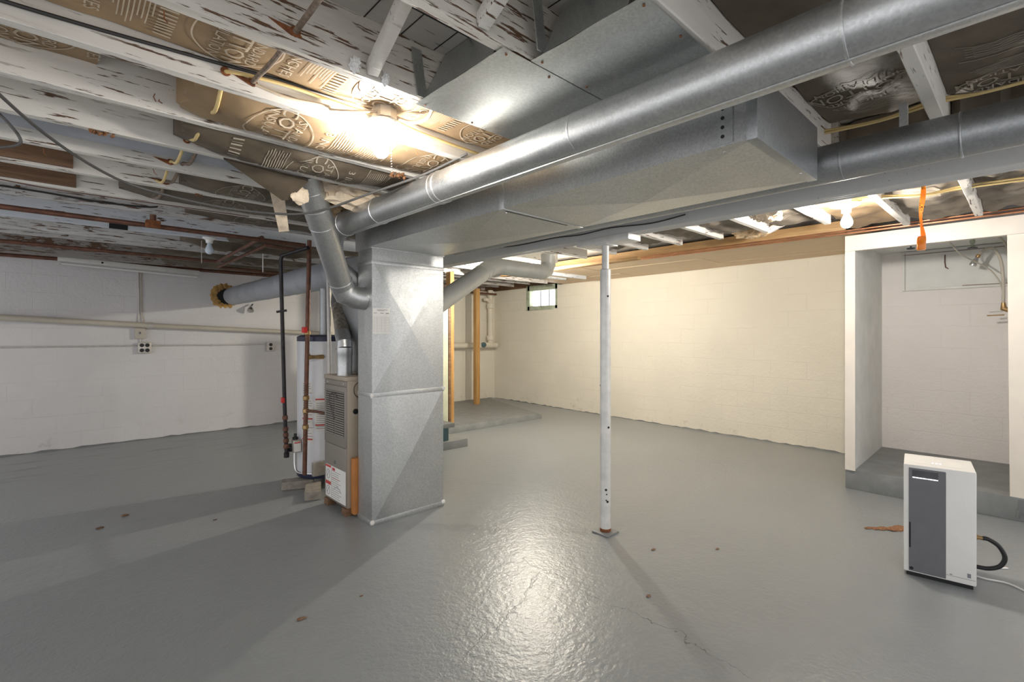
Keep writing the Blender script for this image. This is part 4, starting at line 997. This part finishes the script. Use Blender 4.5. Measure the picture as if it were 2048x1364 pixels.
# torn flaps and loose fibre
b = B().hexa([(.58, 2.655, 2.19), (.98, 2.655, 2.17), (.93, 2.80, 2.09), (.90, 2.82, 2.085)], [(.58, 2.66, 2.2), (.98, 2.665, 2.185), (.94, 2.81, 2.10), (.905, 2.83, 2.095)])
tag(finish('torn_paper_flap', b, KD), 'dark triangular flap of torn paper drooping beside the sloping duct', 'paper')
b = B().ball((.975, 2.76, 2.115), .055, 3, .35, (.8, .35, .9), 2)
tag(finish('torn_fibre', b, M['fluffp']), 'small cream torn patch at the tip of the dark paper flap', 'insulation')
def fluff(c, r, sc, lab, m='fluff', seed=0):
    tag(finish('loose_fibre', B().ball(c, r, 4, .42, sc, 2.2), M[m]), lab, 'insulation', 'loose insulation fibre')
fluff((1.36, 2.86, 2.235), .14, (1.9, .8, .75), 'tan fluffy insulation bulging out above the round duct elbow', 'fluffp')
fluff((1.33, 3.2, 2.23), .10, (1.5, 1.0, .8), 'smaller tan insulation tuft tucked behind the sloping duct')
fluff((3.55, 1.25, 2.20), .085, (1.2, 1.2, .9), 'torn tan insulation hanging past the girder beside the porcelain bulb', 'fluffp')
fluff((4.55, 1.72, 2.30), .14, (1.3, 1.2, .6), 'dirty pale insulation heap on top of the tan plank')
fluff((4.35, 5.3, 2.23), .09, (1.2, 1.4, .6), 'pale insulation tuft near the small window', 'fluffp')
tag(finish('paper_strip', B().hexa([(.915, 3.09, 2.2), (.985, 3.06, 2.2), (1.005, 3.03, 1.965), (.955, 3.05, 1.955)], [(.92, 3.10, 2.2), (.99, 3.07, 2.2), (1.01, 3.04, 1.965), (.96, 3.06, 1.955)]), M['fluffp']), 'pale torn strip dangling under the drooping grey cable', 'paper')
for (c, r, lab) in (((.135, 2.67, 2.195), .028, 'clump of rusty crumbs on a joist edge over the blue-grey ceiling duct'), ((1.31, 2.29, 2.185), .03, 'clump of rusty crumbs on the joist next to the round duct below the bulb'), ((.62, 3.45, 2.19), .014, 'tiny rusty clump on the fourth joist behind the bulb')):
    b = B(); random.seed(int(c[0] * 100))
    for k in range(34): b.ball((c[0] + random.uniform(-1.4, 1.4) * r, c[1] + random.uniform(-.4, .4) * r, c[2] + random.uniform(-.3, .5) * r), r * random.uniform(.10, .30), 1, .5)
    tag(finish('rust_crumbs', b, M['rustp']), lab, 'crumbs', None, 'stuff')
b = B().ball((.70, 1.497, 2.222), .017, 3, .8, (.9, .6, 1.3)); tag(finish('mud_nest', b, M['porcelain']), 'small white lump stuck at the foot of the diagonal brace, bulb end', 'lump')
b = B().ball((.81, 1.497, 2.215), .015, 3, .8, (.9, .6, 1.3)); tag(finish('mud_nest', b, M['porcelain']), 'small white lump stuck at the foot of the brace, nearer the flange', 'lump')

# ================================================================== cables
tag(finish('cloth_cable', B().tube([(.515, .9, 2.262), (.515, 1.2, 2.258), (.515, 1.5, 2.25), (.508, 1.69, 2.235), (.503, 1.89, 2.243), (.50, 2.09, 2.215), (.497, 2.28, 2.24), (.49, 2.46, 2.22), (.485, 2.65, 2.24), (.475, 2.84, 2.195), (.47, 3.03, 2.235), (.46, 3.23, 2.19), (.455, 3.43, 2.23), (.45, 3.65, 2.19), (.44, 3.87, 2.23)], .0085, 10, 5), M['cloth']), 'old dark cloth-covered cable threaded through holes across many joists', 'cable')
tag(finish('yellow_cable', B().tube([(.418, 1.91, 2.25), (.43, 2.09, 2.19), (.436, 2.28, 2.24), (.43, 2.46, 2.19), (.43, 2.65, 2.24), (.42, 2.84, 2.185), (.42, 3.03, 2.235), (.415, 3.23, 2.18), (.41, 3.43, 2.23)], .007, 10, 5), M['romex']), 'yellowish cable looping from joist to joist next to the old dark one', 'cable')
tag(finish('yellow_cable', B().tube([(.418, 1.90, 2.25), (.44, 1.875, 2.25), (.6, 1.868, 2.262), (.78, 1.872, 2.262), (.9, 1.86, 2.255), (.94, 1.845, 2.255)], .0065, 10, 5), M['romex']), 'yellow cable running along the bright joist up to the bulb box', 'cable')
tag(finish('yellow_cable', B().tube([(1.035, 1.85, 2.262), (1.15, 1.873, 2.255), (1.4, 1.875, 2.245), (1.7, 1.875, 2.24)], .0065, 10, 5), M['romex']), 'yellow cable leaving the bulb box toward the round duct', 'cable')
tag(finish('beige_cable', B().tube([(1.03, 1.81, 2.25), (1.07, 1.76, 2.228), (1.09, 1.68, 2.222), (1.07, 1.60, 2.235), (1.05, 1.545, 2.25)], .0075, 10, 6), M['beigecable']), 'beige cable curving from the bulb box to the next joist, metal panel side', 'cable')
tag(finish('beige_cable', B().tube([(.94, 1.81, 2.25), (.86, 1.83, 2.232), (.78, 1.865, 2.225), (.76, 1.88, 2.24), (.62, 1.884, 2.226), (.51, 1.884, 2.236)], .0055, 10, 6), M['beigecable']), 'thin beige cable sagging from the bulb box to the rough cable hole', 'cable')
tag(finish('black_cable', B().tube([(-1.2, 1.882, 2.235), (-.2, 1.882, 2.24), (.3, 1.882, 2.262), (.7, 1.882, 2.285), (1.3, 1.882, 2.30)], .006, 8, 4), M['blackcable']), 'straight black cable clipped along the face of the bright bulb joist', 'cable')
tag(finish('black_cable', B().tube([(-1.2, 4.32, 2.265), (-.2, 4.32, 2.26), (.2, 4.315, 2.245), (.48, 4.32, 2.26), (.55, 4.36, 2.30)], .006, 8, 4), M['blackcable']), 'thin black cable along a dirty joist just above the rusty iron pipe', 'cable')
tag(finish('drooping_cable', B().tube([(-.26, 2.2, 2.225), (-.19, 2.365, 2.203), (-.15, 2.45, 2.181), (-.04, 2.704, 2.152), (.12, 2.896, 2.104), (.293, 3.008, 2.073), (.611, 2.985, 2.035), (.892, 2.833, 2.012), (1.042, 2.652, 2.023), (1.194, 2.373, 2.087), (1.332, 2.108, 2.147), (1.416, 1.906, 2.202), (1.44, 1.86, 2.22)], .0062, 10, 6), M['greycable']), 'long grey cable drooping in a wide curve from frame edge to the round duct', 'cable')
tag(finish('cable_loop', B().tube([(-.21, 2.75, 2.24), (-.16, 2.76, 2.2), (-.115, 2.78, 2.14), (-.125, 2.79, 2.11), (-.2, 2.8, 2.08)], .006, 8, 5), M['greycable']), 'short loop of grey cable at the frame edge beside the long drooping one', 'cable')
tag(finish('brown_wire', B().tube([(-1.0, 3.47, 2.19), (-.2, 3.86, 2.195), (.2, 3.86, 2.188), (.6, 3.85, 2.192), (1.0, 3.85, 2.195)], .003, 6, 4), M['rustpipe']), 'thin brown wire strung along the underside of the fifth joist behind the bulb', 'wire')
t = thing('cable_pair', 'two tan cables crossing between joists near the top corner by the girder', 'cable', (2.57, .3, 2.28))
for dz in (0, .014): finish('cable', B().tube([(2.56, .69, 2.27 + dz), (2.57, .45, 2.262 + dz * .3), (2.585, .26, 2.28 + dz), (2.58, .1, 2.27), (2.58, -.3, 2.275 + dz)], .006, 8, 5), M['romex'], t)
t = thing('cable_pair', 'tan cables strung past the amber flypaper beyond the girder', 'cable', (3.8, .3, 2.24))
for dz in (0, .014): finish('cable', B().tube([(3.72, .80, 2.205 + dz), (3.80, .65, 2.208 + dz), (3.84, .45, 2.192 + dz * .3), (3.89, .24, 2.206 + dz), (3.93, -.3, 2.19 + dz)], .006, 8, 5), M['romex'], t)
tag(finish('black_wire', B().tube([(2.664, 1.38, 2.045), (2.66, 1.6, 2.03), (2.662, 1.9, 2.05), (2.655, 2.15, 2.04), (2.66, 2.4, 2.055), (2.655, 2.75, 2.05), (2.662, 3.1, 2.07)], .004, 8, 5), M['blackcable']), 'loose black wire stapled along the girder face above the post', 'wire')
t = thing('copper_pipes', 'pair of copper water pipes running along the alcove header and tan plank', 'pipe', (5.02, 2.5, 2.22))
finish('copper_tube', B().tube([(5.012, -.8, 2.222), (5.012, 1.2, 2.224), (5.045, 3.6, 2.235), (5.05, 5.9, 2.235)], .0085, 12), M['copper'], t)
finish('copper_tube', B().tube([(5.012, -.8, 2.246), (5.012, 1.2, 2.248), (5.052, 3.6, 2.262), (5.055, 5.9, 2.262)], .0085, 12), M['copper'], t)
# holes bored in the joists, stained brown
for (x, y, z, lab) in ((.515, 1.5, 2.25, 'a'), (.418, 1.89, 2.25, 0), (.503, 1.89, 2.243, 'a'), (.436, 2.28, 2.24, 0), (.497, 2.28, 2.24, 'a'), (.43, 2.65, 2.24, 0), (.485, 2.65, 2.24, 'a'), (.42, 3.03, 2.235, 'a'), (.455, 3.43, 2.23, 'a')):
    j = next(o for o in bpy.data.objects if o.name.startswith('ceiling_joist') and abs(o.location.y - y - .022) < .03 and o.location.x < 2)
    finish('cable_hole', B().lathe([(.015, 0), (.016, .004), (.001, .0045)], (x, y + .001, z), 16, (0, -1, 0)), M['rust'], j)
    if lab: finish('gouge', B().hexa([(x - .075, y - .003, z + .012), (x - .01, y - .003, z - .012), (x + .02, y - .003, z - .008), (x - .01, y - .003, z + .008)], [(x - .075, y + .004, z + .014), (x - .01, y + .004, z - .014), (x + .02, y + .004, z - .01), (x - .01, y + .004, z + .01)]), M['rust'], j)
# bent nails
for k, (x, y, z, d) in enumerate(((.27, 2.278, 2.235, (-.5, -1, .5)), (.29, 2.278, 2.235, (-.6, -.8, -.1)), (1.12, 1.90, 2.19, (.1, -.2, -1)), (1.18, 1.90, 2.19, (.1, .1, -1)), (.20, 1.54, 2.19, (0, -.1, -1)), (.73, 1.53, 2.19, (-.1, 0, -1)), (-.05, 3.05, 2.19, (0, 0, -1)), (.35, 3.05, 2.19, (.3, 0, -1)))):
    d = Vector(d).normalized(); p = Vector((x, y, z))
    tag(finish('bent_nail', B().tube([p, p + d * .022, p + d * .034 + Vector((.008, 0, .004))], .0016, 6), M['rust']), 'rusty bent nail poking from a white joist', 'nail', 'bent nails in the joists')

# ================================================================== flypaper
t = thing('flypaper_strip', 'amber sticky flypaper ribbon hanging in front of the alcove header', 'flypaper', (3.2, .384, 1.77))
b = B(); R = []
for k in range(25):
    z = 2.20 - .38 * k / 24; a = .8 + .3 * math.sin(k * .45); w = .0125; c = Vector((3.2 + .006 * math.sin(k * .5), .384 + .006 * math.cos(k * .4), z)); d = Vector((math.cos(a - 1.4), math.sin(a - 1.4), 0)); n = Vector((-d.y, d.x, 0)) * .001
    R.append([c - d * w - n, c + d * w - n, c + d * w + n, c - d * w + n])
b.rings(R); finish('ribbon', b, M['amber'], t)
finish('canister', B().lathe([(.0165, 1.775), (.0185, 1.78), (.0185, 1.84), (.016, 1.845)], (3.2, .387, 0), 18), M['amber'], t)
b = B(); random.seed(3)
for k in range(26):
    z = random.uniform(1.84, 2.08); b.ball((3.2 + random.uniform(-.012, .012) - .004, .384 + random.uniform(-.012, .012), z), random.uniform(.0018, .0035), 1, .2)
f = finish('stuck_flies', b, M['amberd'], t); f['kind'] = 'stuff'
finish('hanging_tab', B().box(3.188, 3.212, .382, .386, 2.08, 2.24), M['amberd'], t)

# ================================================================== alcove fittings
t = thing('shower_hose', 'cream rubber hose with chrome spray head arching inside the alcove', 'hose', (5.95, .2, 1.55))
finish('hose', B().tube([(5.955, .175, 1.60), (5.95, .175, 1.8), (5.94, .19, 1.98), (5.93, .23, 2.085), (5.92, .275, 2.095), (5.91, .31, 2.065), (5.905, .33, 2.03)], .0115, 14, 6), M['beigepipe'], t)
finish('spray_head', B().lathe([(.012, 0), (.014, .02), (.020, .03), (.026, .075), (.024, .085), (.001, .087)], (5.905, .332, 2.03), 20, (-.05, .45, -1)), M['chrome'], t)
finish('collar', B().lathe([(.014, -.02), (.016, -.015), (.016, .005), (.013, .01)], (5.905, .332, 2.03), 16, (-.05, .45, -1)), M['brass'], t)
t = thing('shower_valve', 'tarnished brass valve with handles low on the alcove side wall', 'valve', (5.96, .15, 1.53))
finish('valve_body', B().tube([(5.955, .175, 1.62), (5.955, .175, 1.57), (5.96, .12, 1.545), (5.96, .055, 1.545)], [.014, .02, .02, .016], 14), M['brass'], t)
finish('lever', B().bar((5.955, .18, 1.545), (5.94, .26, 1.54), .014, .008), M['chrome'], t)
finish('lever', B().bar((5.955, .17, 1.515), (5.935, .275, 1.51), .018, .01), M['brass'], t)
tag(finish('thin_hose', B().tube([(5.35, .49, 2.165), (5.45, .47, 2.11), (5.65, .42, 2.03), (5.85, .33, 1.97), (5.93, .25, 1.90), (5.96, .19, 1.78), (5.965, .17, 1.62)], .0055, 10, 6), M['beigepipe']), 'thin cream tube crossing behind the chrome spray head', 'hose')
tag(finish('thin_hose', B().tube([(5.7, .20, 2.165), (5.85, .17, 2.13), (5.95, .14, 2.05), (5.985, .13, 1.9), (5.975, .14, 1.62)], .0085, 10, 6), M['beigepipe']), 'cream tube hugging the alcove side wall next to the arching hose', 'hose')
t = thing('stop_valve', 'dark stop valve hanging upside down from the alcove ceiling', 'valve', (5.60, .347, 2.05))
finish('stem', B().lathe([(.008, 2.075), (.012, 2.09), (.008, 2.10), (.018, 2.115), (.018, 2.135), (.012, 2.14), (.012, 2.17)], (5.60, .347, 0), 14), M['greenpaint'], t)
finish('hand_wheel', B().lathe([(.02, 2.064), (.033, 2.068), (.033, 2.075), (.02, 2.079)], (5.60, .347, 0), 20), M['darkmetal'], t)
t = thing('stop_valve', 'small dark ring-shaped valve wheel at the alcove ceiling corner', 'valve', (5.60, .75, 2.10))
b = B(); b.rings([[Vector((5.60 + (.026 + .006 * math.cos(v)) * math.cos(u), .75 + (.026 + .006 * math.cos(v)) * math.sin(u), 2.118 + .006 * math.sin(v))) for v in [2 * PI * k / 8 for k in range(8)]] for u in [2 * PI * k / 20 for k in range(20)]], closed=True)
finish('hand_wheel', b, M['darkmetal'], t)
finish('spoke', B().bar((5.575, .735, 2.118), (5.625, .765, 2.118), .008, .006), M['darkmetal'], t)
finish('stem', B().lathe([(.006, 2.118), (.008, 2.17)], (5.60, .75, 0), 10), M['darkmetal'], t)
tag(finish('wire_hook', B().tube([(6.14, .57, 2.10), (6.13, .57, 2.03), (6.13, .565, 1.98), (6.125, .545, 1.965)], .004, 8), M['rustpipe']), 'little rusty hook on the pale alcove panel', 'hook')

# ================================================================== dehumidifier
e, d = Vector((.13, -.9915, 0)).normalized(), Vector((.9915, .13, 0)).normalized()
DM = Matrix(((e.x, d.x, 0, 3.478), (e.y, d.y, 0, .497), (0, 0, 1, 0), (0, 0, 0, 1)))
DL = lambda u, v, z: DM @ Vector((u, v, z))
DW, DD, DH = .298, .31, .622
t = thing('dehumidifier', 'white and grey upright dehumidifier standing on the floor before the alcove', 'dehumidifier', tuple(DL(DW / 2, DD / 2, 0)))
finish('body', B().box(0, DW, 0, DD, .022, DH, DM), M['whiteplastic'], t, bevel=.008)
finish('base', B().box(.012, DW - .012, .012, DD - .012, 0, .024, DM), M['black'], t)
b = B().box(.022, .176, -.003, .004, .03, .552, DM); b.box(.022, .036, -.003, .004, .552, .604, DM); b.box(.146, .176, -.003, .004, .552, .604, DM); b.box(.036, .146, -.003, .004, .594, .604, DM)
finish('front_panel', b, M['slate'], t)
finish('display_recess', B().box(.036, .146, -.0012, .001, .552, .594, DM), M['darkmetal'], t)
b = B().box(.038, .100, -.0045, -.002, .551, .5545, DM); b.box(.103, .145, -.0045, -.002, .551, .5545, DM)
finish('light_bar', b, M['led'], t)
finish('handle_slot', B().box(.0235, .031, -.0045, .0, .16, .30, DM), M['black'], t)
finish('handle_edge', B().box(.031, .042, -.0045, .0, .16, .30, DM), M['slate'], t)
finish('seam', B().box(.176, .1775, -.001, .002, .03, .60, DM), M['slate'], t)
finish('lower_seam', B().box(.176, DW - .004, -.0008, .002, .052, .0535, DM), M['slate'], t)
finish('small_badge', B().box(.262, .276, -.001, .002, .062, .084, DM), M['ink'], t)
finish('drain_button', B().lathe([(.009, 0), (.008, .002), (.001, .0025)], DL(.034, -.003, .045), 14, (-d.x, -d.y, 0)), M['black'], t)
finish('mode_icon', B().box(.192, .203, -.001, .002, .058, .062, DM), M['ink'], t)
finish('top_panel', B().box(.05, DW - .05, .05, .20, DH - .001, DH + .0012, DM), M['whiteplastic'], t)
b = B()
for k in range(3): b.lathe([(.005, 0), (.004, .001), (.0005, .0012)], DL(.125 + .016 * k, .10, DH + .001), 12)
finish('indicator_light', b, M['led'], t)
finish('hose_fitting', B().lathe([(.014, 0), (.014, .012), (.010, .014), (.010, .035)], DL(DW, .12, .25), 14, e), M['brass'], t)
finish('drain_hose', B().tube([DL(DW + .03, .12, .25), DL(DW + .055, .125, .248), DL(DW + .095, .13, .22), DL(DW + .118, .135, .165), DL(DW + .10, .135, .115), DL(DW + .055, .13, .09), DL(DW + .005, .125, .088)], .011, 14, 6), M['black'], t)
tag(finish('power_cord', B().tube([DL(DW - .02, .22, .006), DL(DW + .05, .20, .006), (3.74, .09, .006), (3.66, -.02, .006), (3.5, -.3, .006)], .0045, 8, 5), M['whiteplastic']), 'white power cord lying on the floor behind the dehumidifier', 'cord')
tag(finish('plastic_scrap', B().bar((3.92, .17, .004), (3.99, .10, .004), .012, .005), M['whiteplastic']), 'white scrap lying inside the curl of the black hose', 'scrap')
# ================================================================== bits on the floor
b = B(); random.seed(11)
for k in range(9): b.ball((4.10 + .02 * k, .79 - .021 * k + random.uniform(-.01, .01), .004), random.uniform(.02, .034) * (.5 + .12 * k), 2, .45, (1.2, .9, .2))
tag(finish('rusty_scrap', b, M['rustp']), 'flattened rusty brown scrap on the floor beside the dehumidifier', 'scrap')
def speck(p, s, lab, m='rawbrown'):
    tag(finish('floor_speck', B().ball((p[0], p[1], s * .25), s, 2, .5, (1.3, .7, .3)), M[m]), lab, 'speck', 'crumbs on the floor')
from_floor = ((.84, 2.36, .016, 'dark crumb alone on open floor in the lower part of the picture'), (.36, 4.6, .02, 'dark crumb by the faint floor seam'), (.21, 4.42, .018, 'dark crumb nearer the frame edge by the faint seam'), (.83, 4.05, .01, 'pale crumb on the floor before the heater'),
              (2.22, 1.35, .012, 'dark pebble in the glossy patch of floor'), (1.14, 2.36, .008, 'tiny dark crumb right of the larger lone one'), (3.02, 1.35, .012, 'dark chip on the floor to the alcove side of the post'), (2.72, 1.62, .013, 'black chip close to the post foot'))
for x, y, s, lab in from_floor: speck((x, y), s, lab)
# ================================================================== camera, world
cam = bpy.data.cameras.new('camera'); co = bpy.data.objects.new('camera', cam); COL.objects.link(co)
cam.sensor_width = 36; cam.lens = 972 / 2048 * 36; cam.shift_y = -14 / 2048; cam.clip_start = .02
co.location = (0, 0, 1.35); co.rotation_euler = (PI / 2, 0, math.radians(-43)); S.camera = co
w = bpy.data.worlds.new('world'); S.world = w; w.use_nodes = True
w.node_tree.nodes['Background'].inputs[0].default_value = (.98, .98, 1, 1); w.node_tree.nodes['Background'].inputs[1].default_value = .62  # plain ambient fill, entering by the sides left open behind the camera
S.view_settings.view_transform = 'Standard'; S.view_settings.look = 'None'; S.view_settings.gamma = 1; S.view_settings.exposure = 1.05
for o in bpy.data.objects:
    if '_w' in o: del o['_w']
